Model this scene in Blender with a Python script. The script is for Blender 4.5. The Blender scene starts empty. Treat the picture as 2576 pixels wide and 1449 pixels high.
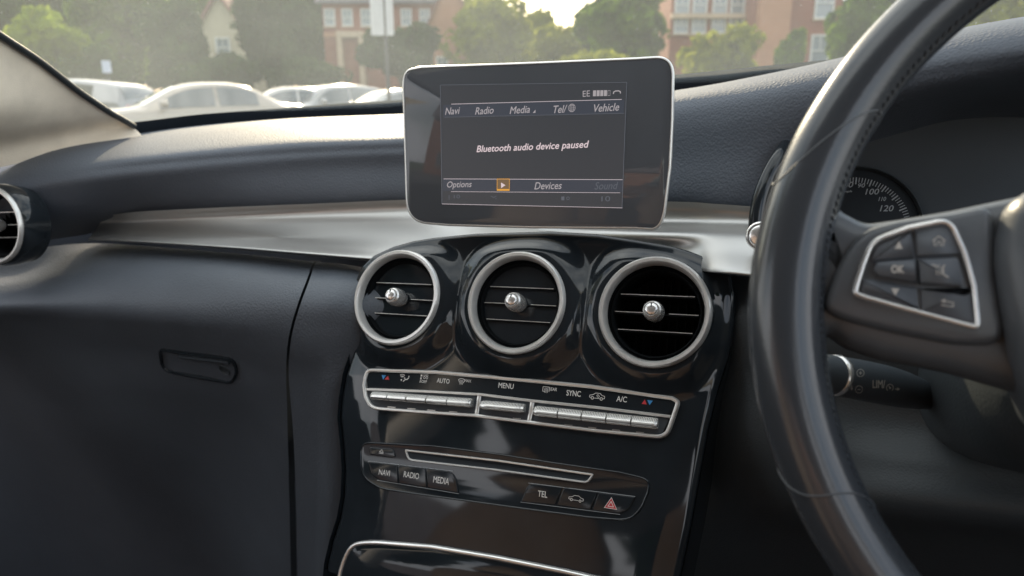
import bpy, bmesh, math, random
import numpy as np
from mathutils import Matrix, Vector
R = math.radians
SC = bpy.context.scene
COL = SC.collection

# ------------------------------------------------------------------ camera
PX_W, PX_H, FOC = 2576.0, 1449.0, 1770.0        # photograph size used for measuring, focal length in those pixels
CXP, CYP = PX_W / 2, PX_H / 2
PITCH = R(14.66)
CAM = np.array([0.0, 0.0, 1.05])
FWD = np.array([0, math.cos(PITCH), -math.sin(PITCH)])
DWN = np.array([0, -math.sin(PITCH), -math.cos(PITCH)])
RGT = np.array([1.0, 0, 0])
cd = bpy.data.cameras.new('camera'); cam = bpy.data.objects.new('camera', cd); COL.objects.link(cam)
cam.location = CAM
cam.rotation_euler = (math.pi / 2 - PITCH, 0, 0)
cd.sensor_width = 36.0; cd.lens = 36.0 * FOC / PX_W
cd.clip_start = 0.02; cd.clip_end = 3000
cd.dof.use_dof = True; cd.dof.focus_distance = 0.55; cd.dof.aperture_fstop = 7.2
SC.camera = cam

# ------------------------------------------------------------------ sky, sun, exposure
SUN_EL, SUN_AZ = R(23), R(-11)      # azimuth measured from straight ahead towards the right
w = bpy.data.worlds.new('World'); SC.world = w; w.use_nodes = True
nt = w.node_tree; nt.nodes.clear()
sky = nt.nodes.new('ShaderNodeTexSky'); sky.sky_type = 'NISHITA'; sky.sun_disc = False
sky.sun_elevation = SUN_EL; sky.sun_rotation = SUN_AZ; sky.air_density = 1.3; sky.dust_density = 2.0
bg = nt.nodes.new('ShaderNodeBackground'); bg.inputs[1].default_value = 0.15
wo = nt.nodes.new('ShaderNodeOutputWorld')
gtc = nt.nodes.new('ShaderNodeTexCoord'); gmp = nt.nodes.new('ShaderNodeMapping'); gmp.inputs['Scale'].default_value = (1.0, 1.0, 2.2)
gno = nt.nodes.new('ShaderNodeTexNoise'); gno.inputs['Scale'].default_value = 2.2; gno.inputs['Detail'].default_value = 7
gmr = nt.nodes.new('ShaderNodeMapRange'); gmr.inputs[1].default_value = .36; gmr.inputs[2].default_value = .60
gmx = nt.nodes.new('ShaderNodeMix'); gmx.data_type = 'RGBA'; gmx.inputs['B'].default_value = (8.2, 8.3, 8.6, 1)       # sunlit cloud
nt.links.new(gtc.outputs['Generated'], gmp.inputs[0]); nt.links.new(gmp.outputs[0], gno.inputs['Vector']); nt.links.new(gno.outputs[0], gmr.inputs[0])
nt.links.new(gmr.outputs[0], gmx.inputs['Factor']); nt.links.new(sky.outputs[0], gmx.inputs['A'])
nt.links.new(gmx.outputs['Result'], bg.inputs[0]); nt.links.new(bg.outputs[0], wo.inputs[0])
sl = bpy.data.lights.new('sun', 'SUN'); sl.energy = 4.3; sl.angle = R(0.5); sl.color = (1.0, 0.80, 0.55)
so = bpy.data.objects.new('sun', sl); COL.objects.link(so)
sdir = Vector((math.sin(SUN_AZ) * math.cos(SUN_EL), math.cos(SUN_AZ) * math.cos(SUN_EL), math.sin(SUN_EL)))
so.rotation_euler = sdir.to_track_quat('Z', 'Y').to_euler(); so.location = (0, 0, 30)
SC.view_settings.view_transform = 'Standard'; SC.view_settings.look = 'None'
SC.view_settings.exposure = 0.78; SC.view_settings.gamma = 1.0
SC.cycles.use_denoising = True
SC.cycles.max_bounces = 8; SC.cycles.transparent_max_bounces = 12
SC.cycles.sample_clamp_indirect = 6.0; SC.cycles.caustics_reflective = False; SC.cycles.caustics_refractive = False

# ------------------------------------------------------------------ frames: photograph ray, car frame
def nrm(v): v = np.asarray(v, float); return v / np.linalg.norm(v)
def camvec(c): return c[0] * RGT + c[1] * DWN + c[2] * FWD          # camera (right, down, forward) to world
def ray(u, v): return camvec(((u - CXP) / FOC, (v - CYP) / FOC, 1.0))
CX_ = nrm([4238, 167, -1770.0])
CY_ = np.array([760, -516, 1770.0]); CY_ = nrm(CY_ - CX_ * (CX_ @ CY_))
CZ_ = np.cross(CX_, CY_)
CZ_ = CZ_ if CZ_[1] < 0 else -CZ_
CARB = np.stack([camvec(CX_), camvec(CY_), camvec(CZ_)])            # rows: car right, forward, up in world
def w2c(p): return CARB @ (np.asarray(p) - CAM)
def c2w(p): return CAM + np.asarray(p) @ CARB
def rayc(u, v): return CARB @ ray(u, v)
def PY(u, v, y): d = rayc(u, v); return d * (y / d[1])              # point of the car at y metres ahead
def PZ(u, v, z): return rayc(u, v) * z                              # point at camera depth z
def mat4(basis_rows, org):
    m = Matrix.Identity(4)
    for j in range(3):
        for i in range(3): m[i][j] = float(basis_rows[j][i])
        m[j][3] = float(org[j])
    return m
class Frame:
    """A flat frame in the car: origin and axes (across, up the face, out of the face), all in car coordinates."""
    def __init__(s, org, tilt, yaw=0.0):
        t = R(tilt); y = R(yaw)
        s.o = np.asarray(org, float)
        s.a = np.array([math.cos(y), math.sin(y), 0])
        f = np.array([-math.sin(y), math.cos(y), 0])
        s.b = f * math.sin(t) + np.array([0, 0, math.cos(t)])
        s.n = -f * math.cos(t) + np.array([0, 0, math.sin(t)])
    def px(s, u, v, h=0.0):
        d = rayc(u, v); k = ((s.o + s.n * h) @ s.n) / (d @ s.n); p = d * k - s.o
        return np.array([p @ s.a, p @ s.b])
    def pt(s, a, b, h=0.0): return s.o + s.a * a + s.b * b + s.n * h
    def mat(s, a=0, b=0, h=0):
        rows = [x @ CARB for x in (s.a, s.b, s.n)]
        return mat4(rows, c2w(s.pt(a, b, h)))
CARM = mat4(CARB, CAM)

# ------------------------------------------------------------------ objects
def tag(o, label=None, cat=None, group=None, kind=None):
    if label: o['label'] = label
    if cat: o['category'] = cat
    if group: o['group'] = group
    if kind: o['kind'] = kind
    return o
def empty(name, m, label, cat, group=None):
    o = bpy.data.objects.new(name, None); COL.objects.link(o)
    o.matrix_world = m; o.empty_display_size = 0.05
    return tag(o, label, cat, group)
class MB:
    def __init__(s): s.v = []; s.f = []
    def add(s, verts, faces):
        k = len(s.v); s.v += [tuple(float(c) for c in p) for p in verts]
        s.f += [tuple(i + k for i in f) for f in faces]; return s
    def box(s, c, d, m=None):
        c = np.asarray(c, float); d = np.asarray(d, float) / 2
        vs = [c + d * np.array([x, y, z]) for x in (-1, 1) for y in (-1, 1) for z in (-1, 1)]
        if m is not None: vs = [m(p) for p in vs]
        return s.add(vs, [(0, 1, 3, 2), (4, 6, 7, 5), (0, 4, 5, 1), (2, 3, 7, 6), (0, 2, 6, 4), (1, 5, 7, 3)])
    def grid(s, rows, flip=False):
        n = len(rows[0]); vs = [p for r in rows for p in r]; fs = []
        for i in range(len(rows) - 1):
            for j in range(n - 1):
                q = (i * n + j, i * n + j + 1, (i + 1) * n + j + 1, (i + 1) * n + j)
                fs.append(q[::-1] if flip else q)
        return s.add(vs, fs)
    def loops(s, rows, cap0=False, cap1=False):
        n = len(rows[0]); vs = [p for r in rows for p in r]; fs = []
        for i in range(len(rows) - 1):
            for j in range(n):
                k = (j + 1) % n
                fs.append((i * n + j, i * n + k, (i + 1) * n + k, (i + 1) * n + j))
        if cap0: fs.append(tuple(range(n))[::-1])
        if cap1: fs.append(tuple((len(rows) - 1) * n + j for j in range(n)))
        return s.add(vs, fs)
    def lathe(s, prof, n=64, cap0=False, cap1=False, c=(0, 0)):
        return s.loops([[(c[0] + r * math.cos(2 * math.pi * k / n), c[1] + r * math.sin(2 * math.pi * k / n), z) for k in range(n)] for r, z in prof], cap0, cap1)
    def tube(s, path, rad, n=10, cap=True, flat=1.0):
        path = [np.asarray(p, float) for p in path]; rows = []
        up = np.array([0, 0, 1.0])
        for i, p in enumerate(path):
            t = nrm(path[min(i + 1, len(path) - 1)] - path[max(i - 1, 0)])
            a = np.cross(t, up)
            if np.linalg.norm(a) < 1e-4: a = np.cross(t, [0, 1.0, 0])
            a = nrm(a); b = np.cross(a, t)
            r = rad[i] if hasattr(rad, '__len__') else rad
            rows.append([p + r * (math.cos(2 * math.pi * k / n) * a * flat + math.sin(2 * math.pi * k / n) * b) for k in range(n)])
        return s.loops(rows, cap, cap)
    def sweep(s, outline, prof, cap0=False, cap1=False):
        """closed 2D outline, profile of (inset, height)"""
        P = ccw(outline); rows = []
        N = normals_in(P)
        for ins, h in prof: rows.append([(p[0] + n[0] * ins, p[1] + n[1] * ins, h) for p, n in zip(P, N)])
        return s.loops(rows, cap0, cap1)
    def build(s, name, mat, parent=None, smooth=35, m=None):
        me = bpy.data.meshes.new(name); me.from_pydata(s.v, [], s.f); me.update()
        bm = bmesh.new(); bm.from_mesh(me); bmesh.ops.recalc_face_normals(bm, faces=bm.faces); bm.to_mesh(me); bm.free()
        if smooth:
            me.shade_smooth()
            if smooth < 180: me.set_sharp_from_angle(angle=R(smooth))
        me.materials.append(mat)
        o = bpy.data.objects.new(name, me); COL.objects.link(o)
        if parent is not None: o.parent = parent
        if m is not None: o.matrix_world = m
        return o
def ccw(P):
    P = [np.asarray(p[:2], float) for p in P]
    A = sum(P[i][0] * P[(i + 1) % len(P)][1] - P[(i + 1) % len(P)][0] * P[i][1] for i in range(len(P)))
    return P if A > 0 else P[::-1]
def normals_in(P):
    out = []
    for i in range(len(P)):
        d0 = nrm(P[i] - P[i - 1]); d1 = nrm(P[(i + 1) % len(P)] - P[i])
        n0 = np.array([-d0[1], d0[0]]); n1 = np.array([-d1[1], d1[0]])
        n = n0 + n1; L = np.linalg.norm(n); n = n / L if L > 1e-6 else n0
        out.append(n / max(0.5, n @ n0))
    return out
def rounded(pts, seg=6):
    """corner points (u, v, radius) to a closed polyline with rounded corners"""
    out = []; n = len(pts)
    for i in range(n):
        p = np.array(pts[i][:2], float); r = pts[i][2] if len(pts[i]) > 2 else 0
        a = np.array(pts[i - 1][:2], float); b = np.array(pts[(i + 1) % n][:2], float)
        if r <= 0: out.append(p); continue
        da = nrm(a - p); db = nrm(b - p)
        la = min(r, np.linalg.norm(a - p) * .49); lb = min(r, np.linalg.norm(b - p) * .49)
        A = p + da * la; B = p + db * lb
        for k in range(seg + 1):
            t = k / seg; out.append((1 - t) ** 2 * A + 2 * t * (1 - t) * p + t * t * B)
    res = [out[0]]
    for p in out[1:]:
        if np.linalg.norm(p - res[-1]) > 1e-3: res.append(p)
    if np.linalg.norm(res[0] - res[-1]) < 1e-3: res.pop()
    return res
def catmull(P, n):
    P = np.asarray(P, float); m = len(P)
    if m == 2: return [P[0] + (P[1] - P[0]) * t for t in np.linspace(0, 1, n)]
    out = []
    for t in np.linspace(0, m - 1, n):
        i = min(int(t), m - 2); f = t - i
        p1, p2 = P[i], P[i + 1]
        p0 = P[i - 1] if i > 0 else 2 * p1 - p2
        p3 = P[i + 2] if i + 2 < m else 2 * p2 - p1
        out.append(0.5 * (2 * p1 + (p2 - p0) * f + (2 * p0 - 5 * p1 + 4 * p2 - p3) * f * f + (3 * p1 - p0 - 3 * p2 + p3) * f ** 3))
    return out
def loft(rows, nu=60, nv=40, raw=False):
    """rows of (u, v, y) control points (or car points) to a smooth grid of car points"""
    C = [[np.asarray(p, float) if raw else PY(*p) for p in r] for r in rows]
    C = [catmull(r, nu) for r in C]
    cols = [catmull([r[j] for r in C], nv) for j in range(nu)]
    return [[cols[j][i] for j in range(nu)] for i in range(nv)]

# ------------------------------------------------------------------ materials
def pm(name, col, rough=0.5, metal=0.0, spec=0.5, coat=0.0, emit=None, es=1.0, var=0.0, vscale=8.0, bump=0.0, bscale=500.0, btype='voronoi', stretch=None, sheen=0.0, rvar=0.0, aniso=0.0, col2=None):
    m = bpy.data.materials.new(name); m.use_nodes = True
    t = m.node_tree; b = t.nodes['Principled BSDF']; L = t.links.new
    b.inputs['Base Color'].default_value = (*col, 1); b.inputs['Roughness'].default_value = rough
    b.inputs['Metallic'].default_value = metal; b.inputs['Specular IOR Level'].default_value = spec
    b.inputs['Coat Weight'].default_value = coat; b.inputs['Coat Roughness'].default_value = 0.03
    b.inputs['Sheen Weight'].default_value = sheen
    if aniso: b.inputs['Anisotropic'].default_value = aniso
    if emit: b.inputs['Emission Color'].default_value = (*emit, 1); b.inputs['Emission Strength'].default_value = es
    tc = t.nodes.new('ShaderNodeTexCoord')
    src = tc.outputs['Object']
    if stretch:
        mp = t.nodes.new('ShaderNodeMapping'); mp.inputs['Scale'].default_value = stretch; L(src, mp.inputs['Vector']); src = mp.outputs[0]
    if var or rvar:
        n = t.nodes.new('ShaderNodeTexNoise'); n.inputs['Scale'].default_value = vscale; n.inputs['Detail'].default_value = 5; L(src, n.inputs['Vector'])
        if var:
            mx = t.nodes.new('ShaderNodeMix'); mx.data_type = 'RGBA'
            c2 = col2 or tuple(min(1, c * (1 + var)) for c in col); c1 = col if col2 else tuple(c * (1 - var) for c in col)
            rp = t.nodes.new('ShaderNodeMapRange'); rp.inputs[1].default_value = .3; rp.inputs[2].default_value = .7
            L(n.outputs[0], rp.inputs[0]); L(rp.outputs[0], mx.inputs['Factor'])
            mx.inputs['A'].default_value = (*c1, 1); mx.inputs['B'].default_value = (*c2, 1)
            L(mx.outputs['Result'], b.inputs['Base Color'])
        if rvar:
            rr = t.nodes.new('ShaderNodeMapRange'); rr.inputs[3].default_value = max(0, rough - rvar); rr.inputs[4].default_value = rough + rvar
            L(n.outputs[0], rr.inputs[0]); L(rr.outputs[0], b.inputs['Roughness'])
    if bump:
        if btype == 'voronoi':
            n2 = t.nodes.new('ShaderNodeTexVoronoi'); n2.feature = 'SMOOTH_F1'; n2.inputs['Scale'].default_value = bscale; o2 = n2.outputs['Distance']
        else:
            n2 = t.nodes.new('ShaderNodeTexNoise'); n2.inputs['Scale'].default_value = bscale; n2.inputs['Detail'].default_value = 4; o2 = n2.outputs[0]
        L(src, n2.inputs['Vector'])
        bp = t.nodes.new('ShaderNodeBump'); bp.inputs['Strength'].default_value = bump; bp.inputs['Distance'].default_value = 0.4 / bscale
        L(o2, bp.inputs['Height']); L(bp.outputs[0], b.inputs['Normal'])
    return m
M = {}
M['pad'] = pm('dash_leather', (.098, .114, .142), .60, spec=.5, var=.06, vscale=14, bump=.55, bscale=520)
M['pad_low'] = pm('dash_leather_lower', (.100, .116, .138), .54, spec=.45, var=.06, vscale=14, bump=.55, bscale=520)
M['plastic'] = pm('black_plastic', (.060, .072, .084), .5, spec=.4, var=.1, bump=.2, bscale=900)
M['knee'] = pm('knee_plastic', (.05, .060, .067), .5, spec=.4, var=.1, bump=.4, bscale=700)
M['dark'] = pm('matt_black', (.025, .031, .037), .6, spec=.25, var=.1)
M['void'] = pm('vent_black', (.006, .007, .008), .6, spec=.08, var=.1)
M['gloss'] = pm('piano_black', (.018, .023, .028), .05, spec=.5, var=.15, vscale=25, rvar=.03)
M['gloss_key'] = pm('gloss_key_black', (.018, .023, .028), .10, spec=.5, var=.1)
M['chrome'] = pm('satin_chrome', (.88, .87, .85), .24, .8, var=.05, vscale=60, rvar=.05)
M['silver'] = pm('satin_silver', (.90, .89, .86), .30, .58, var=.05, vscale=80, rvar=.06)
M['slot_silver'] = pm('bright_silver', (.90, .89, .86), .25, .35, var=.04, vscale=60)
M['key_metal'] = pm('key_silver', (.86, .85, .82), .26, .72, var=.05, vscale=90)
M['alu'] = pm('brushed_aluminium', (.50, .50, .49), .40, .92, var=.03, vscale=3, aniso=.4)
M['paint_white'] = pm('white_print', (.80, .79, .76), .5, var=.03)
M['print_dim'] = pm('grey_print', (.45, .48, .50), .5, var=.03)
M['print_grey'] = pm('pale_grey_print', (.55, .53, .49), .5, var=.03)
M['print_red'] = pm('red_print', (.62, .05, .06), .5, var=.03)
M['print_blue'] = pm('blue_print', (.05, .28, .62), .5, var=.03)
M['wheel'] = pm('wheel_leather', (.050, .057, .066), .23, spec=.6, coat=.25, var=.04, vscale=10, bump=.12, bscale=900)
M['wheel_pl'] = pm('wheel_plastic', (.095, .106, .118), .34, spec=.55, var=.1, bump=.1, bscale=900)
M['keys_pl'] = pm('switch_rubber', (.10, .112, .128), .45, spec=.4, var=.08)
M['pillar'] = pm('pillar_fabric', (.85, .75, .62), .85, spec=.2, var=.08, vscale=30, bump=.5, bscale=900)
M['cabin'] = pm('cabin_trim', (.045, .05, .058), .7, spec=.3, var=.15)
M['liner'] = pm('roof_fabric', (.60, .60, .61), .9, spec=.1, var=.1)
M['seat'] = pm('seat_leather', (.13, .085, .06), .5, spec=.4, var=.15, bump=.2, bscale=300)
M['seal'] = pm('rubber_seal', (.02, .024, .028), .55, var=.1)
M['frit'] = pm('black_ceramic', (.010, .014, .020), .35, spec=.4, var=.2)
M['glass_dark'] = pm('screen_glass', (.095, .102, .114), .03, spec=.5, var=.1, rvar=.01)
def emis(name, col, s): return pm(name, (.01, .01, .01), .3, emit=col, es=s, var=.02)
M['lcd'] = emis('lcd_backlight', (.058, .064, .074), .42)
M['lcd_bar'] = emis('lcd_bar', (.070, .082, .108), .38)
M['lcd_line'] = emis('lcd_line', (.75, .66, .70), .36)
M['lcd_txt'] = emis('lcd_text', (.90, .74, .77), .45)
M['lcd_menu'] = emis('lcd_menu_text', (.60, .55, .57), .36)
M['lcd_dim'] = emis('lcd_dim_text', (.10, .11, .13), .6)
M['lcd_amber'] = emis('lcd_amber', (.85, .40, .06), .5)
M['lcd_amber_dark'] = emis('lcd_amber_dark', (.20, .13, .07), .5)

# lettering and line symbols as printed meshes
_txt = {}
def text_mesh(body):
    if body in _txt: return _txt[body]
    cu = bpy.data.curves.new('t', 'FONT'); cu.body = body; cu.resolution_u = 3
    ob = bpy.data.objects.new('t', cu); COL.objects.link(ob)
    dg = bpy.context.evaluated_depsgraph_get()
    me = bpy.data.meshes.new_from_object(ob.evaluated_get(dg))
    V = np.array([v.co[:] for v in me.vertices]); Fc = [tuple(p.vertices) for p in me.polygons]
    bpy.data.objects.remove(ob); bpy.data.curves.remove(cu); bpy.data.meshes.remove(me)
    mn = V.min(0); mx = V.max(0)
    V = V - (mn + mx) / 2; V[:, 2] = 0
    _txt[body] = (V, Fc, mx - mn); return _txt[body]
def letters(mb, fr, body, u, v, wpx, hpx, h, shear=0.0, org=(0, 0), bold=0.0):
    """text whose box is wpx x hpx photograph pixels centred on (u, v) of frame fr"""
    V, Fc, d = text_mesh(body)
    c = fr.px(u, v, h); wl = abs(fr.px(u + wpx / 2, v, h)[0] - fr.px(u - wpx / 2, v, h)[0]); hl = abs(fr.px(u, v - hpx / 2, h)[1] - fr.px(u, v + hpx / 2, h)[1])
    wt = wl - shear * hl
    P = [(c[0] - org[0] + p[0] * wt / d[0] + shear * p[1] * hl / d[1], c[1] - org[1] + p[1] * hl / d[1], h) for p in V]
    mb.add(P, Fc)
    if bold:
        for dx, dy, dz in ((bold, 0, 1e-5), (-bold, 0, 2e-5), (0, bold, 3e-5), (0, -bold, 4e-5)): mb.add([(p[0] + dx, p[1] + dy, p[2] + dz) for p in P], Fc)
def stroke(mb, pts, wd, h, closed=False):
    P = [np.asarray(p, float) for p in pts]
    if closed: P = P + [P[0]]
    for i in range(len(P) - 1):
        d = P[i + 1] - P[i]; L = np.linalg.norm(d)
        if L < 1e-9: continue
        d = d / L; n = np.array([-d[1], d[0]]) * wd / 2; e = d * wd * .35
        q = [P[i] - e + n, P[i] - e - n, P[i + 1] + e - n, P[i + 1] + e + n]
        mb.add([(x[0], x[1], h + (i % 5) * 4e-6) for x in q], [(0, 1, 2, 3)])
class PixFrame:
    def px(s, u, v, h=0.0): return np.array([u, -v], float)
PIXF = PixFrame()
def drape(mb, obj, lift):
    """marks drawn in photograph pixels, printed on the surface of a car part"""
    from mathutils.bvhtree import BVHTree
    me = obj.data; t = BVHTree.FromPolygons([v.co for v in me.vertices], [tuple(p.vertices) for p in me.polygons])
    out = []
    for u, nv, h in mb.v:
        d = Vector(nrm(rayc(u, -nv))); hit, n, i, k = t.ray_cast(Vector((0, 0, 0)), d)
        if hit is None: hit, n = Vector(d) * .5, -d
        if n.dot(d) > 0: n = -n
        out.append(tuple(hit + n * (lift + h * 1e-3)))
    mb.v = out; return mb
def surf_frame(obj, l, r, t_, b_):
    """a flat frame laid on a part's surface, through its points seen at four pixels"""
    from mathutils.bvhtree import BVHTree
    me = obj.data; t = BVHTree.FromPolygons([v.co for v in me.vertices], [tuple(p.vertices) for p in me.polygons])
    H = [np.array(t.ray_cast(Vector((0, 0, 0)), Vector(nrm(rayc(*q))))[0]) for q in (l, r, t_, b_)]
    f = Frame(sum(H) / 4, 0); f.a = nrm(H[1] - H[0]); u_ = H[2] - H[3]; f.n = nrm(np.cross(f.a, u_)); f.b = np.cross(f.n, f.a)
    if f.n @ f.o > 0: f.n = -f.n
    f.b = np.cross(f.n, f.a); return f
class Icon:
    """draws a symbol in a unit box (-1..1) mapped to wpx x hpx photograph pixels at (u, v) of a frame"""
    def __init__(s, mb, fr, u, v, wpx, hpx, h, org=(0, 0)):
        s.mb, s.h = mb, h; s.c = fr.px(u, v, h) - np.asarray(org)
        s.sx = abs(fr.px(u + wpx / 2, v, h)[0] - fr.px(u - wpx / 2, v, h)[0]) / 2
        s.sy = abs(fr.px(u, v - hpx / 2, h)[1] - fr.px(u, v + hpx / 2, h)[1]) / 2
    def p(s, q): return s.c + np.array([q[0] * s.sx, q[1] * s.sy])
    def line(s, pts, wd=.18, closed=False): stroke(s.mb, [s.p(q) for q in pts], wd * s.sy, s.h, closed); return s
    def poly(s, pts): s.mb.add([(*s.p(q), s.h) for q in pts], [tuple(range(len(pts)))]); return s
    def circ(s, cx, cy, r, wd=.18, a0=0, a1=360, n=18):
        pts = [(cx + r * s.sy / s.sx * math.cos(R(a0 + (a1 - a0) * k / n)), cy + r * math.sin(R(a0 + (a1 - a0) * k / n))) for k in range(n + 1)]
        return s.line(pts, wd)
    def disc(s, cx, cy, r, n=16):
        return s.poly([(cx + r * s.sy / s.sx * math.cos(2 * math.pi * k / n), cy + r * math.sin(2 * math.pi * k / n)) for k in range(n)])
# ================================================================== THE CAR'S INTERIOR
STK = Frame(PZ(1298, 761, .617), 27)             # face of the centre stack
VENT_H = .011                                    # how far the vents stand proud of it
VENT_R = .0452
vent_px = [(998, 748), (1298, 761), (1645, 784)]
vent_ab = [STK.px(u, v, VENT_H) for u, v in vent_px]

# ---- centre console
console = empty('centre_console', STK.mat(), 'glossy black centre console with three round openings and a chrome edged lid below', 'centre console')
fascia_px = [(1380, 578), (1192, 584), (1092, 594), (1035, 603), (985, 617), (935, 640), (905, 668), (886, 712), (880, 770), (879, 830), (868, 890), (852, 940), (842, 1000), (838, 1050), (845, 1120), (849, 1180), (846, 1250), (836, 1305), (818, 1360), (804, 1420), (796, 1500), (790, 1600),
             (1660, 1640), (1690, 1560), (1712, 1449), (1735, 1340), (1758, 1210), (1782, 1080), (1806, 980), (1832, 900), (1846, 815), (1849, 740), (1838, 692), (1812, 663), (1784, 648), (1740, 630), (1690, 615), (1600, 600), (1500, 585)]
FO = np.array([STK.px(*p) for p in fascia_px])
def seg_dist(P, poly):
    D = np.full(len(P), 1e9)
    for i in range(len(poly)):
        a = poly[i]; b = poly[(i + 1) % len(poly)]; ab = b - a
        t = np.clip(((P - a) @ ab) / (ab @ ab), 0, 1)[:, None]
        D = np.minimum(D, np.linalg.norm(P - (a + t * ab), axis=1))
    return D
top_i = int(np.argmax(FO[:, 1])); bmax = FO[:, 1].max(); bmin = max(FO[21][1], FO[22][1])
def cross_x(b):
    xs = []
    for i in range(len(FO)):
        p, q = FO[i], FO[(i + 1) % len(FO)]
        if (p[1] - b) * (q[1] - b) <= 0 and abs(p[1] - q[1]) > 1e-9: xs.append(p[0] + (q[0] - p[0]) * (b - p[1]) / (q[1] - p[1]))
    return min(xs), max(xs)
NR, NC = 230, 230
bs = bmax - (bmax - bmin) * np.concatenate([np.linspace(0.0005, .05, 26)[:-1], np.linspace(.05, .999, NR - 25)])
ts = np.linspace(0, 1, NC); ts = ts + .5 * (np.clip(1 - np.cos(ts * np.pi), 0, 2) / 2 - ts)
rows2 = []
for b in bs:
    x0, x1 = cross_x(b); rows2.append([(x0 + (x1 - x0) * t, b) for t in ts])
G = np.array(rows2); GP = G.reshape(-1, 2)
D = seg_dist(GP, FO)
def sstep(x): x = np.clip(x, 0, 1); return x * x * (3 - 2 * x)
Hh = np.zeros(len(GP))
for c in vent_ab:
    rho = np.linalg.norm(GP - c, axis=1)
    hump = VENT_H * (1 - sstep((rho - VENT_R - .002) / .026)) * sstep((D - .003) / .02)
    Hh = np.where(rho < VENT_R * .93, -.045, np.maximum(Hh, hump))
# soft bulge of the lower console and a rounded rim
XL = np.repeat([cross_x(b)[0] for b in bs], NC); XR = np.repeat([cross_x(b)[1] for b in bs], NC)
low_ = sstep((vent_ab[1][1] - .015 - GP[:, 1]) / .03)
for dist, wd_, rad_ in ((GP[:, 0] - XL, .060, .19), (XR - GP[:, 0], .035, .12)):
    Hh = Hh - low_ * np.clip(wd_ - dist, 0, None) ** 2 / (2 * rad_)
r0 = .006; dd = np.clip(D, 0, r0)
hole = Hh < -.03
Hh = Hh + np.where(hole, 0, -(r0 - np.sqrt(np.maximum(r0 ** 2 - (r0 - dd) ** 2, 0))))
Hg = Hh.reshape(G.shape[:2])
mb = MB()
rows = [[(G[i, j, 0], G[i, j, 1], Hg[i, j]) for j in range(NC)] for i in range(NR)]
mb.grid(rows)
FOn = normals_in(ccw(FO))
mb.loops([[(p[0], p[1], -r0 - .0005) for p in ccw(FO)], [(p[0] - n[0] * .002, p[1] - n[1] * .002, -.075) for p, n in zip(ccw(FO), FOn)]])
fascia = mb.build('fascia', M['gloss'], console, smooth=60)

# lid with its chrome arc
lid_px = [(1700, 1475, 0), (1500, 1447, 0), (1425, 1430, 0), (1259, 1397, 0), (1092, 1369, 0), (942, 1357, 30), (885, 1362, 40), (858, 1425, 30), (840, 1540, 0), (1650, 1620, 0)]
lid_o = [STK.px(*p) for p in rounded(lid_px)]
MB().sweep(lid_o, [(.0042, -.010), (.0042, .0035), (.007, .0042)], cap1=True).build('storage_lid', M['gloss'], console)
MB().sweep(lid_o, [(0, -.012), (0, .0035), (.0012, .0050), (.0026, .0052), (.0040, .0040), (.0042, .001)]).build('chrome_trim', M['chrome'], console, smooth=80)

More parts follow.
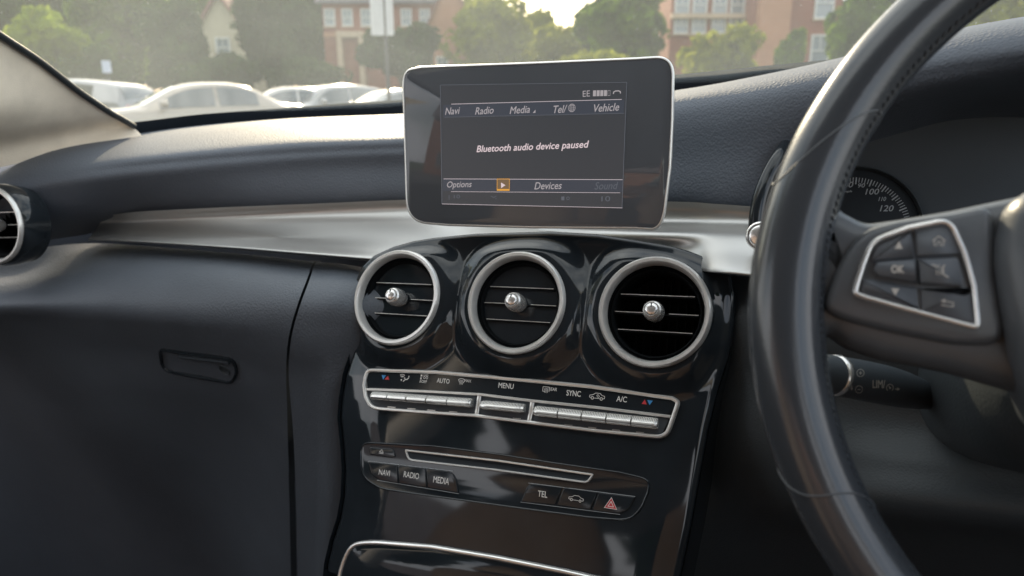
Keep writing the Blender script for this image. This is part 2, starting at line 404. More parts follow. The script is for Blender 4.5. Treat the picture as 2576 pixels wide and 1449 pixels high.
# ---- air vents
def lathe_part(prof, name, mat, parent, n=72, c0=False, c1=False, c=(0, 0), smooth=40):
    return MB().lathe(prof, n, c0, c1, c).build(name, mat, parent, smooth)
def make_vent(fr, a, b, h, label, Rr=VENT_R, slat_dirs=((.43, .40), (0.0, .0), (-.43, .40)), knob_yaw=0.0):
    t = empty('air_vent', fr.mat(a, b, h), label, 'air vent', 'round air vents of the dashboard')
    k = Rr
    lathe_part([(k * .985, -.012), (k, -.002), (k * .99, .0022), (k * .955, .0042), (k * .905, .0040), (k * .875, .0020), (k * .862, -.003), (k * .850, -.006)], 'chrome_ring', M['silver'], t, 96)
    lathe_part([(k * 1.02, -.034), (k * 1.02, -.004), (k * 1.01, -.0015), (k * .985, -.001)], 'housing', M['gloss'], t, 96, smooth=60)
    lathe_part([(k * .852, -.004), (k * .83, -.007), (k * .80, -.006), (k * .765, -.008), (k * .755, -.040)], 'barrel', M['void'], t, 96)
    lathe_part([(k * .757, -.036), (k * .3, -.038), (.001, -.038)], 'duct_wall', M['void'], t, 48)
    ro = k * .755
    for f, _ in slat_dirs:
        y = f * ro; hw = math.sqrt(max(ro ** 2 - y ** 2, 0)) * .985
        s = MB()
        s.box((0, y - .0006, -.020), (2 * hw, .0014, .022))
        sl_ = s.build('slat', M['void'], t, smooth=0)
        e = MB(); 
        if abs(f) < .01:
            for sx in (-1, 1): e.box((sx * (hw + .0105) / 2, y + .0002, -.0087), (hw - .0105, .0005, .0006))
        else: e.box((0, y + .0002, -.0085), (2 * hw * .98, .0005, .0006))
        e.build('slat_edge', M['silver'], sl_, smooth=0)
    # vertical vanes deep inside
    vn = MB()
    for q in range(-4, 5):
        x = q * ro / 5; hh = math.sqrt(ro ** 2 - x ** 2) * .97
        vn.box((x, 0, -.034), (.0008, 2 * hh, .006))
    vn.build('vane', M['void'], t, smooth=0)
    # knob: knurled collar, domed cap, pointer line
    kn = MB(); N = 80
    prof = [(.0080, -.010), (.0093, -.004), (.0095, .004), (.0084, .0090), (.0072, .0102)]
    rws = []
    for i, (r, z) in enumerate(prof):
        rws.append([((r * (1 + (.035 if (j % 2 == 0 and 0 < i < 4) else 0))) * math.cos(2 * math.pi * j / N), (r * (1 + (.035 if (j % 2 == 0 and 0 < i < 4) else 0))) * math.sin(2 * math.pi * j / N), z) for j in range(N)])
    kn.loops(rws, False, True)
    kn.v = [(p[0] * .84, p[1] * .84, p[2] * .9) for p in kn.v]
    kob = kn.build('knob', M['key_metal'], t, smooth=25)
    lathe_part([(.0056, .0090), (.0055, .0110), (.0047, .0121), (.0030, .0127), (.0005, .0129)], 'cap', M['chrome'], kob, 48, False, True, smooth=80)
    pl = MB(); pl.box((0, .0027, .0121), (.0009, .0044, .0014)); pl.build('pointer_line', M['dark'], kob, smooth=0)
    return t
vl = ['round vent leftmost of the three on the glossy console, nearest the glove box',
      'round vent in the middle of the three on the glossy console, directly under the screen',
      'round vent rightmost of the three on the glossy console, beside the steering wheel']
for (a, b), lb in zip(vent_ab, vl): make_vent(STK, a, b, VENT_H, lb)

# ---- climate control panel
CLH = .0035
clim = empty('climate_panel', STK.mat(*STK.px(1310, 1010), 0), 'wide silver framed climate control panel with a row of toggle keys under white symbols', 'climate control panel')
co = STK.px(1310, 1010)
def L2(u, v, h=0.0): return STK.px(u, v, h) - co
out_px = rounded([(913, 950, 0), (920, 926, 18), (1092, 931, 0), (1285, 948, 0), (1485, 967, 0), (1592, 982, 0), (1690, 996, 0), (1712, 1008, 14), (1698, 1050, 0), (1678, 1106, 32), (1500, 1089, 0), (1325, 1067, 0), (1192, 1050, 0), (1060, 1041, 0), (930, 1031, 26), (914, 1000, 0), (910, 970, 0)])
out_l = [L2(u, v, CLH) for u, v in out_px]
fm = MB().sweep(out_l, [(-.0002, -.010), (0, CLH * .6), (.0008, CLH), (.0022, CLH + .0002), (.0032, CLH - .0006), (.0034, -.001)])
def bar(mb, pts, wd, h0, h1):
    P = [np.asarray(p) for p in pts]
    rows = []
    for i, p in enumerate(P):
        d = nrm(P[min(i + 1, len(P) - 1)] - P[max(i - 1, 0)]); n = np.array([-d[1], d[0]])
        q = [p + n * wd / 2, p + n * wd / 2, p + n * wd * .3, p - n * wd * .3, p - n * wd / 2, p - n * wd / 2]; hs = [h0, h1 - .0006, h1, h1, h1 - .0006, h0]
        rows.append([(*q[k], hs[k]) for k in range(6)])
    mb.loops(rows, True, True)
bar(fm, [L2(*p, CLH) for p in ((920, 979), (1060, 984), (1205, 992), (1335, 1008), (1500, 1025), (1686, 1048))], .0024, -.001, CLH - .0003)
bar(fm, [L2(*p, CLH) for p in ((1204, 993), (1201, 1015), (1196, 1048))], .0036, -.001, CLH - .0007)
bar(fm, [L2(*p, CLH) for p in ((1338, 1008), (1334, 1035), (1328, 1065))], .0036, -.001, CLH - .0007)
fm.build('frame', M['silver'], clim, smooth=50)
glass_px = rounded([(921, 950, 8), (928, 934, 14), (1092, 938, 0), (1285, 955, 0), (1485, 974, 0), (1592, 989, 0), (1683, 1002, 6), (1699, 1012, 10), (1684, 1043, 12), (1500, 1021, 0), (1335, 1004, 0), (1205, 988, 0), (1060, 980, 0), (925, 975, 10)])
lab = MB().sweep([L2(u, v, .0016) for u, v in glass_px], [(0, -.001), (0, .0014), (.0003, .0016)], cap1=True).build('label_strip', M['gloss_key'], clim, smooth=30)
HP = .00185
wt = MB()
letters(wt, STK, 'AUTO', 1115, 958, 32, 11.5, HP, org=co, bold=.00008)
letters(wt, STK, 'MENU', 1273, 970.5, 38, 13, HP, org=co, bold=.00008)
letters(wt, STK, 'SYNC', 1443, 989.5, 36, 14, HP, org=co, bold=.00008)
letters(wt, STK, 'A/C', 1564, 1004, 26, 14, HP, org=co, bold=.00008)
letters(wt, STK, 'OFF', 1067, 960, 14, 7, HP, org=co, bold=.00003)
letters(wt, STK, 'MAX', 1177, 958, 17, 7, HP, org=co, bold=.00003)
letters(wt, STK, 'REAR', 1391, 979, 20.5, 8, HP, org=co, bold=.00003)
ic = Icon(wt, STK, 1161, 960, 18, 16, HP, co)      # windscreen demist
ic.line([(-.9, .55), (-.5, .85), (0, .95), (.5, .85), (.9, .55)], .17).line([(-.9, .55), (-.45, -.45)], .17).line([(.9, .55), (.55, -.3)], .17)
for x in (-.3, .05, .4): ic.line([(x, .45), (x - .12, .1), (x + .05, -.3), (x - .1, -.9)], .15)
ic = Icon(wt, STK, 1374, 980, 19, 17, HP, co)      # rear window demist
ic.line([(-.9, .8), (.7, .8)], .17).line([(-.9, .8), (-.9, -.55)], .17).line([(-.9, -.55), (-.4, -.55)], .17).line([(.8, -.5), (.8, 0)], .17)
for x in (-.3, .05, .4): ic.line([(x, .4), (x - .12, .1), (x + .05, -.35), (x - .1, -.9)], .15)
ic = Icon(wt, STK, 1018, 951, 24, 20, HP, co)      # air direction
ic.line([(-1, .75), (-.55, .95), (-.1, .75), (-.3, .3), (-.8, .3)], .13, True).line([(-.65, .65), (-.65, .15)], .1).line([(-.45, .65), (-.45, .15)], .1)
ic.poly([(-.15, .15), (.25, 0), (-.15, -.2)]).poly([(-.85, -.4), (-.45, -.4), (-.65, -.9)])
ic.disc(.85, .5, .16).line([(.85, .2), (.6, -.25), (.1, -.4), (-.2, -.85)], .22)
ic = Icon(wt, STK, 1071, 947, 13, 13, HP, co)      # fan
for sx, sy in ((-.5, .5), (.5, .5), (-.5, -.5), (.5, -.5)): ic.circ(sx, sy, .42, .17)
ic = Icon(wt, STK, 1059, 952, 6, 22, HP, co)
ic.poly([(-.6, .95), (.9, .95), (.8, .45), (-.6, .45)]).poly([(-.6, .25), (.6, .25), (.4, -.25), (-.6, -.25)]).poly([(-.6, -.45), (.2, -.45), (-.2, -1), (-.6, -1)])
def car_icon(ic, arrow=False):
    ic.line([(-.75, -.45), (-.95, -.35), (-.92, .15), (-.55, .3), (-.2, .8), (.35, .8), (.6, .35), (.95, .15), (.95, -.4), (.8, -.5)], .14)
    ic.line([(-.35, -.5), (.3, -.5)], .14); ic.circ(-.58, -.5, .32, .16); ic.circ(.55, -.55, .32, .16)
    if arrow: ic.circ(.1, .1, .3, .14, 20, 170).circ(.15, .1, .3, .14, 200, 350)
car_icon(Icon(wt, STK, 1502, 997, 40, 20, HP, co), True)
wt.build('lettering', M['paint_white'], lab, smooth=0)
def tri(mb, pts): mb.add([(*L2(u, v, HP), HP) for u, v in pts], [(0, 1, 2)])
t1 = MB(); tri(t1, [(960, 943.5), (971, 944), (964, 955)]); tri(t1, [(1628, 1006), (1642.5, 1008), (1634, 1019)]); t1.build('blue_marks', M['print_blue'], lab, smooth=0)
t1 = MB(); tri(t1, [(976, 945), (979, 955.5), (967.5, 954.5)]); tri(t1, [(1622, 1005), (1627, 1017.5), (1614, 1016)]); t1.build('red_marks', M['print_red'], lab, smooth=0)
# recess behind the keys and the keys themselves
well_px = [(921, 981), (1205, 996), (1335, 1012), (1684, 1052), (1662, 1100), (1325, 1061), (1192, 1044), (930, 1024)]
MB().sweep([L2(u, v) for u, v in well_px], [(0, .0006), (.0001, .0008)], cap1=True).build('key_recess', M['plastic'], clim, smooth=0)
KH = .010
def key(corners, first, last):
    """corners (top-left, top-right, bottom-left, bottom-right) of the front face in photograph pixels"""
    tl, tr, bl, br = [L2(u, v, KH) for u, v in corners]
    ex = nrm(tr - tl); ey = nrm(bl - tl); ey = np.array([0, -1.0]); wdt = np.linalg.norm(tr - tl); hgt = abs(bl[1] - tl[1])
    c0 = tl
    # profile from top back, ribbed shelf, rolled nose, under side
    pr = [(-.0005, .001), (.0, KH - .004), (.0004, KH - .0028), (hgt * .42, KH - .0004), (hgt * .50, KH), (hgt * .68, KH + .0002), (hgt * .86, KH - .0010), (hgt * .97, KH - .0028), (hgt * .99, .001)]
    rows = []
    n = 12 if (first or last) else 2
    xs = np.linspace(.0005, wdt - .0005, n)
    for x in xs:
        e = 0
        if first: e = max(0, 1 - x / .0028)
        if last: e = max(e, 1 - (wdt - x) / .0028)
        sh = math.sqrt(max(0, 1 - e * e)) * .35 + .65
        rows.append([(*(c0 + ex * x + np.array([0, -1]) * (hgt * .5 + (d - hgt * .5) * sh)), .001 + (hh - .001) * sh) for d, hh in pr])
    mb = MB(); mb.grid(rows); mb.add(rows[0], [tuple(range(len(pr)))]); mb.add(rows[-1], [tuple(range(len(pr)))])
    k = mb.build('toggle_key', M['key_metal'], clim, smooth=40)
    rb = MB(); nr = max(8, int(wdt / .0013))
    for q in range(nr):
        x = wdt * (q + .5) / nr
        if (first and x < .002) or (last and x > wdt - .002): continue
        p0 = c0 + ex * x + np.array([0, -1]) * hgt * .04; p1 = c0 + ex * x + np.array([0, -1]) * hgt * .40
        for sgn, dz in ((0, 0),):
            a = ex * wdt / nr * .30
            rb.add([(*(p0 - a), KH - .0028), (*(p0 + a), KH - .0028), (*(p1 + a), KH - .0005), (*(p1 - a), KH - .0005), (*p0, KH - .0019), (*p1, KH + .0004)], [(0, 4, 5, 3), (4, 1, 2, 5), (0, 1, 4), (3, 5, 2)])
    rb.build('grip_ribs', M['silver'], k, smooth=0)
def key_row(us, tfun, hfun):
    for i in range(len(us) - 1):
        a, b = us[i], us[i + 1]
        key([(a, tfun(a)), (b, tfun(b)), (a, tfun(a) + hfun(a)), (b, tfun(b) + hfun(b))], i == 0, i == len(us) - 2)
lin = lambda x0, y0, x1, y1: (lambda u: y0 + (y1 - y0) * (u - x0) / (x1 - x0))
key_row([929, 974, 1022, 1072, 1124, 1184], lin(929, 983.5, 1184, 1002), lin(929, 21, 1184, 23.5))
key_row([1205, 1317], lin(1205, 1006, 1317, 1016), lin(1205, 23, 1317, 25))
key_row([1340, 1403, 1463, 1525, 1588, 1655], lin(1340, 1020, 1655, 1052), lin(1340, 26, 1655, 29))
rl = MB()
for us, f in ((( 985, 1035, 1085, 1140), lin(929, 1023, 1184, 1043)), ((1220, 1300), lin(1205, 1048, 1317, 1058)), ((1365, 1430, 1490, 1550, 1610), lin(1340, 1064, 1655, 1096))):
    for u in us:
        bar(rl, [L2(u - 10, f(u - 10) - 3, .001), L2(u + 10, f(u + 10) - 3, .001)], .0012, .0009, .0014)
rl.build('indicator_marks', M['silver'], clim, smooth=0)

# ---- audio panel
ao = STK.px(1275, 1205)
audio = empty('audio_panel', STK.mat(*ao, 0), 'gloss black audio panel with a chrome disc slot and six flat keys', 'audio panel')
def LA(u, v, h=0.0): return STK.px(u, v, h) - ao
ap = rounded([(907, 1137, 0), (914, 1112, 22), (1092, 1121, 0), (1250, 1141, 0), (1392, 1163, 0), (1560, 1187, 0), (1632, 1204, 26), (1634, 1232, 10), (1612, 1285, 22), (1580, 1310, 28), (1480, 1302, 0), (1292, 1277, 0), (1170, 1260, 0), (1059, 1245, 0), (959, 1230, 18), (918, 1205, 22), (908, 1172, 0)])
al = [LA(*p) for p in ap]
MB().sweep(al, [(-.0008, -.010), (-.0006, -.0002), (-.0002, .0006), (.0004, .0009), (.0009, .0004), (.0015, .0003)], cap1=True).build('panel_plate', M['gloss'], audio, smooth=60)
def flat_key(pts, name='flat_key'):
    o = [LA(*p) for p in rounded(pts)]
    return MB().sweep(o, [(.00015, .0002), (.00015, .0009), (.0005, .0013), (.0009, .00135)], cap1=True).build(name, M['gloss_key'], audio, smooth=50)
def key_text(k, f):
    mb = MB(); f(mb); mb.build('lettering', M['paint_white'], k, smooth=0)
AH = .0016
def edge_line(pts):
    bar(el, [LA(*p) for p in pts], .0004, .0003, .0012)
el = MB()
k = flat_key([(929, 1124, 6), (992, 1129, 8), (997, 1150, 4), (985, 1152, 2), (931, 1144, 6)], 'eject_key')
e1 = MB(); i1 = Icon(e1, STK, 959.5, 1136, 12, 12, AH, ao); i1.line([(-.85, -.25), (0, .85), (.85, -.25)], .2, True).line([(-.9, -.75), (.9, -.75)], .22); e1.build('eject_symbol', M['paint_white'], k, smooth=0)
k = flat_key([(929, 1161, 3), (1001, 1170, 0), (1003, 1216, 0), (950, 1207, 16), (932, 1190, 12)]); key_text(k, lambda mb: letters(mb, STK, 'NAVI', 967, 1189, 28, 14, AH, org=ao, bold=.00007))
k = flat_key([(1003, 1170, 0), (1072, 1178, 0), (1075, 1226.5, 0), (1004.5, 1216, 0)]); key_text(k, lambda mb: letters(mb, STK, 'RADIO', 1035, 1195.5, 39, 15, AH, org=ao, bold=.00007))
k = flat_key([(1074, 1178, 0), (1138, 1186, 16), (1150, 1205, 10), (1155, 1241, 4), (1077, 1227, 0)]); key_text(k, lambda mb: letters(mb, STK, 'MEDIA', 1110, 1208.5, 40, 16, AH, org=ao, bold=.00007))
k = flat_key([(1330, 1216, 12), (1417, 1225, 0), (1397, 1271, 0), (1311, 1262, 4)]); key_text(k, lambda mb: letters(mb, STK, 'TEL', 1365, 1243, 24, 15, AH, org=ao, bold=.00007))
k = flat_key([(1420, 1225, 0), (1504, 1238, 0), (1486, 1283, 0), (1400, 1271, 0)]); key_text(k, lambda mb: car_icon(Icon(mb, STK, 1449, 1254, 39, 18, AH, ao)))
k = flat_key([(1507, 1238.5, 0), (1600, 1250, 4), (1586, 1280, 14), (1560, 1293, 12), (1489, 1283.5, 0)])
k['label'] = 'hazard key with red triangle'
hz = MB(); ih = Icon(hz, STK, 1537, 1266, 34, 31, AH, ao); ih.poly([(-.98, -.9), (.98, -.9), (0, .98)]); hz.build('warning_triangle', M['print_red'], k, smooth=0)
hz = MB(); ih = Icon(hz, STK, 1537, 1266, 34, 31, AH + .00005, ao); ih.line([(-.93, -.86), (.93, -.86), (0, .93)], .09, True).line([(-.42, -.55), (.42, -.55), (0, .3)], .11, True); hz.build('triangle_outline', M['paint_white'], k, smooth=0)
for a, b in (((929, 1160), (1140, 1185)), ((950, 1208), (1155, 1242)), ((1330, 1215), (1598, 1249)), ((1311, 1263), (1560, 1294))): edge_line([a, b])
el.build('key_edge_line', M['print_dim'], audio, smooth=0)
so_ = rounded([(1019, 1130, 6), (1258, 1157, 0), (1496, 1192, 8), (1480, 1217, 12), (1250, 1185, 0), (1028, 1159, 12)])
sl_o = [LA(*p) for p in so_]
slot = MB().sweep(sl_o, [(.0, .0002), (0, .0012), (.0006, .0020), (.0013, .0019), (.0019, .0004)]).build('disc_slot', M['slot_silver'], audio, smooth=60)
MB().sweep(sl_o, [(.0018, .0008), (.003, .0005)], cap1=True).build('slot_mouth', M['dark'], slot, smooth=0)

# ---- display screen on the dash
SCR = Frame(PZ(1350, 365, .588), 9)
scr = empty('display_screen', SCR.mat(), 'free standing tablet style display with silver edge showing a paused audio message', 'display screen')
sp = rounded([(1014, 300, 0), (1010, 176, 46), (1060, 166, 0), (1350, 155, 0), (1600, 144, 0), (1696, 138, 54), (1694, 300, 0), (1688, 420, 0), (1668, 582, 62), (1600, 577, 0), (1350, 575, 0), (1130, 569, 0), (1022, 560, 60), (1018, 430, 0)], 10)
sol = [SCR.px(*p) for p in sp]
MB().sweep(sol, [(.010, -.016), (.003, -.012), (.0012, -.006)], cap0=True).build('housing', M['plastic'], scr, smooth=50)
MB().sweep(sol, [(.0013, -.0062), (.0, -.003), (0, -.0004), (.0006, .0004), (.0016, .0005), (.0020, -.0004)]).build('silver_edge', M['silver'], scr, smooth=70)
gl = MB().sweep(sol, [(.0019, -.003), (.0019, -.0002), (.0024, .0)], cap1=True).build('front_glass', M['glass_dark'], scr, smooth=40)
SH = .0002
def quad(mb, pts, h): mb.add([(*SCR.px(u, v, h), h) for u, v in pts], [tuple(range(len(pts)))])
lcd = MB(); quad(lcd, [(1108, 214), (1577, 207), (1565, 523), (1112, 513)], SH); lcd_o = lcd.build('lcd_panel', M['lcd'], scr, smooth=0)
def under(f, name, mat): mb = MB(); f(mb); return mb.build(name, M[mat], lcd_o, smooth=0)
def bars(mb):
    quad(mb, [(1115, 264), (1571, 251), (1569, 286), (1115, 295)], SH * 2); quad(mb, [(1114, 450), (1567, 451), (1566, 483), (1113, 480)], SH * 2)
under(bars, 'menu_bar', 'lcd_bar')
def lines(mb):
    for a, b, t in (((1135, 262), (1564, 250), 1.6), ((1116, 450), (1566, 452), 1.6), ((1135, 482), (1560, 485), 1.3), ((1112, 513), (1566, 523), 1.4)):  # last line: reflection on the lower lcd border, drawn as a glowing stroke
        quad(mb, [(a[0], a[1] - t / 2), (b[0], b[1] - t / 2), (b[0], b[1] + t / 2), (a[0], a[1] + t / 2)], SH * 4)
under(lines, 'bar_line_and_glint', 'lcd_line')
def dimlines(mb):
    for a, b in (((1118, 295), (1570, 285)), ((1108, 214), (1577, 207))): quad(mb, [(a[0], a[1] - .6), (b[0], b[1] - .6), (b[0], b[1] + .6), (a[0], a[1] + .6)], SH * 4)
    quad(mb, [(1107, 214), (1108.4, 214), (1112.5, 513), (1111, 513)], SH * 4); quad(mb, [(1576, 207), (1577.4, 207), (1565.5, 523), (1564, 523)], SH * 4)
    letters(mb, SCR, 'Sound', 1525, 467, 60, 19, SH * 5, .25)
    letters(mb, SCR, '| 10', 1143, 496, 28, 12, SH * 5); letters(mb, SCR, '10', 1524, 500, 22, 13, SH * 5)
    Icon(mb, SCR, 1425, 499, 26, 12, SH * 5).poly([(-1, -.8), (-.4, -.8), (-.4, .8), (-1, .8)]).circ(.3, 0, .6, .25)
    Icon(mb, SCR, 1242, 497, 16, 12, SH * 5).line([(-.8, .6), (0, 0), (.8, .6)], .3).disc(.7, -.5, .25)
under(dimlines, 'dim_lettering', 'lcd_dim')
def menu(mb):
    for s, u, v, ww, hh in (('Navi', 1138.5, 279, 38, 17.5), ('Radio', 1219.5, 278, 49, 18), ('Media', 1309, 276, 54, 18), ('Tel/', 1408, 274.5, 38, 19), ('Vehicle', 1525, 270.5, 70, 19), ('Options', 1155, 466, 66, 20), ('Devices', 1379.5, 467, 71, 18)):
        letters(mb, SCR, s, u, v, ww, hh, SH * 5, .24, bold=.00007)
    letters(mb, SCR, 'EE', 1475, 235.5, 18, 15, SH * 5)
    for i in range(4): quad(mb, [(1492 + 9.2 * i, 227.5 - .2 * i), (1499.5 + 9.2 * i, 227.3 - .2 * i), (1499 + 9.2 * i, 242 - .2 * i), (1491.5 + 9.2 * i, 242.2 - .2 * i)], SH * 5)
    Icon(mb, SCR, 1532, 234, 7, 14, SH * 5).line([(-.8, -.9), (-.8, .9), (.8, .9), (.8, -.9)], .12, True)
    ip = Icon(mb, SCR, 1552, 232, 22, 11, SH * 5); ip.line([(-.8, -.5), (-.75, .2), (-.35, .6), (.35, .6), (.75, .2), (.8, -.5)], .5)
    ig = Icon(mb, SCR, 1438.5, 271.5, 18, 21, SH * 5)
    for rx in (.95, .5): ig.line([(rx * math.cos(k * math.pi / 10), .95 * math.sin(k * math.pi / 10)) for k in range(21)], .1)
    ig.line([(0, -.95), (0, .95)], .09).line([(-.95, 0), (.95, 0)], .09).line([(-.8, .5), (.8, .5)], .09).line([(-.8, -.5), (.8, -.5)], .09)
    Icon(mb, SCR, 1343.5, 280, 7, 8, SH * 5).poly([(-1, -1), (1, -1), (1, 1)])
under(menu, 'menu_lettering', 'lcd_menu')
under(lambda mb: (letters(mb, SCR, 'Bluetooth audio device paused', 1335, 371.5, 283, 22, SH * 5, .24, bold=.00012), Icon(mb, SCR, 1266, 466, 11, 14, SH * 7).poly([(-1, -1), (1, 0), (-1, 1)])), 'message_lettering', 'lcd_txt')
under(lambda mb: quad(mb, [(1250.5, 450.5), (1282, 450.5), (1281.5, 480), (1250, 480)], SH * 4), 'play_field', 'lcd_amber_dark')
def amb(mb):
    quad(mb, [(1250, 475.5), (1282, 475.5), (1281.5, 480), (1250, 480)], SH * 5.5)
    quad(mb, [(1250, 449.5), (1282, 449.5), (1282, 451), (1250, 451)], SH * 5.5)
    quad(mb, [(1250, 450), (1251.2, 450), (1251, 480), (1249.8, 480)], SH * 5); quad(mb, [(1281, 450), (1282.2, 450), (1281.8, 480), (1280.6, 480)], SH * 5)
under(amb, 'play_outline', 'lcd_amber')

# ---- dashboard
dash = empty('dashboard', CARM, 'dark leather grained dashboard with brushed aluminium trim stretching under the windscreen', 'dashboard')
up = [
    [(-320, 420, .62), (-100, 392, .66), (150, 345, .76), (345, 322, .90), (700, 296, 1.02), (1010, 284, 1.06), (1500, 262, 1.06)],
    [(-330, 440, .575), (-110, 410, .60), (150, 368, .66), (345, 340, .74), (700, 306, .82), (1010, 294, .84), (1500, 272, .84)],
    [(-330, 492, .545), (-110, 452, .555), (150, 412, .598), (345, 386, .638), (700, 352, .69), (1010, 338, .705), (1500, 314, .71)],
    [(-330, 525, .53), (-110, 485, .535), (150, 445, .578), (345, 420, .618), (700, 392, .668), (1010, 377, .683), (1500, 358, .69)],
    [(-330, 560, .53), (-110, 520, .53), (150, 480, .575), (345, 455, .615), (700, 430, .665), (1010, 420, .68), (1500, 410, .68)],
    [(-330, 620, .535), (-110, 580, .535), (150, 545, .585), (345, 532, .634), (700, 518, .664), (1010, 506, .672), (1500, 500, .67)],
    [(-330, 680, .57), (-110, 640, .57), (150, 600, .625), (345, 575, .675), (700, 560, .705), (1010, 550, .71), (1500, 545, .71)]]
pad_o = MB().grid(loft(up, 130, 60)).build('upper_pad', M['pad'], dash, smooth=180)
# aluminium trim, passenger side: a concave sweep from a steep upper edge out to a ledge
trim = [
    [(268, 543, 0.624), (330, 534, 0.628), (450, 527, 0.636), (600, 520, 0.644), (800, 512, 0.651), (1010, 503, 0.656), (1200, 500, 0.656), (1360, 500, 0.652)],
    [(262, 549, 0.628), (330, 546, 0.633), (450, 541, 0.642), (600, 535, 0.649), (800, 529, 0.656), (1010, 524, 0.660), (1200, 520, 0.659), (1360, 520, 0.655)],
    [(250, 563, 0.629), (330, 560, 0.634), (450, 556, 0.642), (600, 553, 0.647), (800, 552, 0.650), (1010, 553, 0.650), (1200, 552, 0.648), (1360, 552, 0.644)],
    [(238, 581, 0.621), (330, 581, 0.624), (450, 581, 0.628), (600, 583, 0.628), (800, 588, 0.622), (1010, 594, 0.616), (1200, 598, 0.635), (1360, 598, 0.630)],
    [(228, 594, .602), (330, 597, .602), (450, 601, .602), (600, 608, .596), (800, 620, .585), (1010, 632, .588), (1200, 640, .615), (1360, 640, .615)],
    [(222, 602, .594), (330, 606, .591), (450, 613, .588), (600, 623, .578), (800, 639, .562), (1010, 656, .575), (1200, 668, .61), (1360, 668, .612)],
    [(224, 605, .600), (330, 610, .598), (450, 618, .596), (600, 629, .588), (800, 646, .574), (1010, 663, .582), (1200, 676, .615), (1360, 676, .616)]]
MB().grid(loft(trim, 110, 48)).build('trim_panel', M['alu'], dash, smooth=180)
trim_r = [
    [(1355, 503, 0.636), (1690, 507, 0.631), (1800, 513, 0.624), (1900, 520, 0.616), (2000, 528, 0.606)],
    [(1355, 525, 0.640), (1690, 530, 0.634), (1800, 535, 0.626), (1900, 541, 0.618), (2000, 548, 0.608)],
    [(1355, 560, 0.632), (1690, 564, 0.626), (1800, 566, 0.618), (1900, 570, 0.610), (2000, 576, 0.600)],
    [(1355, 585, .625), (1690, 588, .596), (1800, 590, .588), (1900, 594, .58), (2000, 600, .57)],
    [(1355, 620, .62), (1690, 626, .592), (1800, 632, .566), (1900, 640, .558), (2000, 646, .55)],
    [(1355, 665, .615), (1690, 672, .582), (1800, 680, .540), (1900, 690, .532), (2000, 698, .525)],
    [(1355, 670, .62), (1690, 679, .588), (1800, 687, .550), (1900, 697, .542), (2000, 705, .535)]]
MB().grid(loft(trim_r, 50, 40)).build('trim_panel', M['alu'], dash, smooth=180)
# lower pad (glove box side) with the seam to the console cheek
low = [
    [(-330, 640, .60), (0, 632, .625), (222, 612, .640), (450, 626, .635), (600, 638, .628), (790, 658, .615)],
    [(-330, 690, .56), (0, 686, .590), (200, 640, .610), (450, 645, .600), (600, 655, .590), (783, 672, .578)],
    [(-330, 730, .52), (0, 720, .552), (200, 690, .570), (450, 688, .562), (600, 694, .552), (772, 703, .545)],
    [(-330, 765, .50), (0, 755, .530), (200, 745, .545), (450, 745, .537), (600, 750, .528), (752, 756, .522)],
    [(-330, 790, .50), (0, 782, .527), (200, 785, .540), (450, 800, .530), (600, 812, .522), (733, 818, .517)],
    [(-330, 826, .520), (0, 818, .546), (200, 828, .556), (450, 844, .544), (600, 862, .533), (722, 880, .523)],
    [(-330, 880, .545), (0, 870, .570), (200, 880, .578), (450, 895, .566), (600, 915, .552), (720, 955, .540)],
    [(-330, 960, .57), (0, 950, .597), (200, 955, .602), (450, 965, .588), (600, 985, .572), (722, 1020, .555)],
    [(-330, 1060, .57), (0, 1050, .615), (200, 1055, .632), (450, 1065, .630), (600, 1080, .612), (724, 1110, .575)],
    [(-330, 1220, .59), (0, 1220, .640), (200, 1220, .675), (450, 1220, .695), (600, 1230, .67), (728, 1230, .605)],
    [(-330, 1400, .60), (0, 1400, .655), (200, 1400, .705), (450, 1400, .75), (600, 1400, .72), (730, 1400, .640)],
    [(-330, 1650, .62), (0, 1650, .67), (200, 1650, .73), (450, 1650, .81), (600, 1650, .78), (735, 1650, .68)]]
low_o = MB().grid(loft(low, 90, 90)).build('lower_pad', M['pad_low'], dash, smooth=180)
cheek = [
    [(796, 658, .612), (860, 664, .605), (960, 680, .60), (1020, 690, .60)],
    [(788, 673, .577), (860, 680, .572), (960, 695, .575), (1020, 705, .58)],
    [(779, 703, .545), (850, 710, .543), (930, 720, .55), (1010, 730, .56)],
    [(759, 757, .522), (830, 765, .522), (900, 775, .53), (1000, 785, .545)],
    [(740, 818, .517), (810, 828, .518), (880, 840, .525), (980, 850, .545)],
    [(729, 880, .521), (800, 890, .520), (868, 905, .525), (970, 915, .545)],
    [(727, 960, .538), (790, 970, .530), (850, 985, .525), (960, 995, .55)],
    [(740, 1130, .560), (795, 1135, .545), (848, 1140, .535), (960, 1150, .56)],
    [(748, 1400, .60), (790, 1400, .57), (830, 1400, .545), (960, 1400, .57)],
    [(750, 1650, .64), (790, 1650, .60), (820, 1650, .56), (960, 1650, .59)]]
MB().grid(loft(cheek, 36, 80)).build('console_cheek', M['pad_low'], dash, smooth=180)
gap = [[(u + dx * (1 if v < 900 else .5), v, y + .014) for dx in (-14, 16)] for u, v, y in ((793, 656, .612), (785, 675, .578), (775, 703, .545), (755, 757, .522), (736, 818, .517), (725, 880, .521), (723, 960, .538), (731, 1130, .57), (738, 1400, .625), (742, 1660, .67))]
MB().grid(loft(gap, 2, 40)).build('seam_gap', M['dark'], dash, smooth=180)
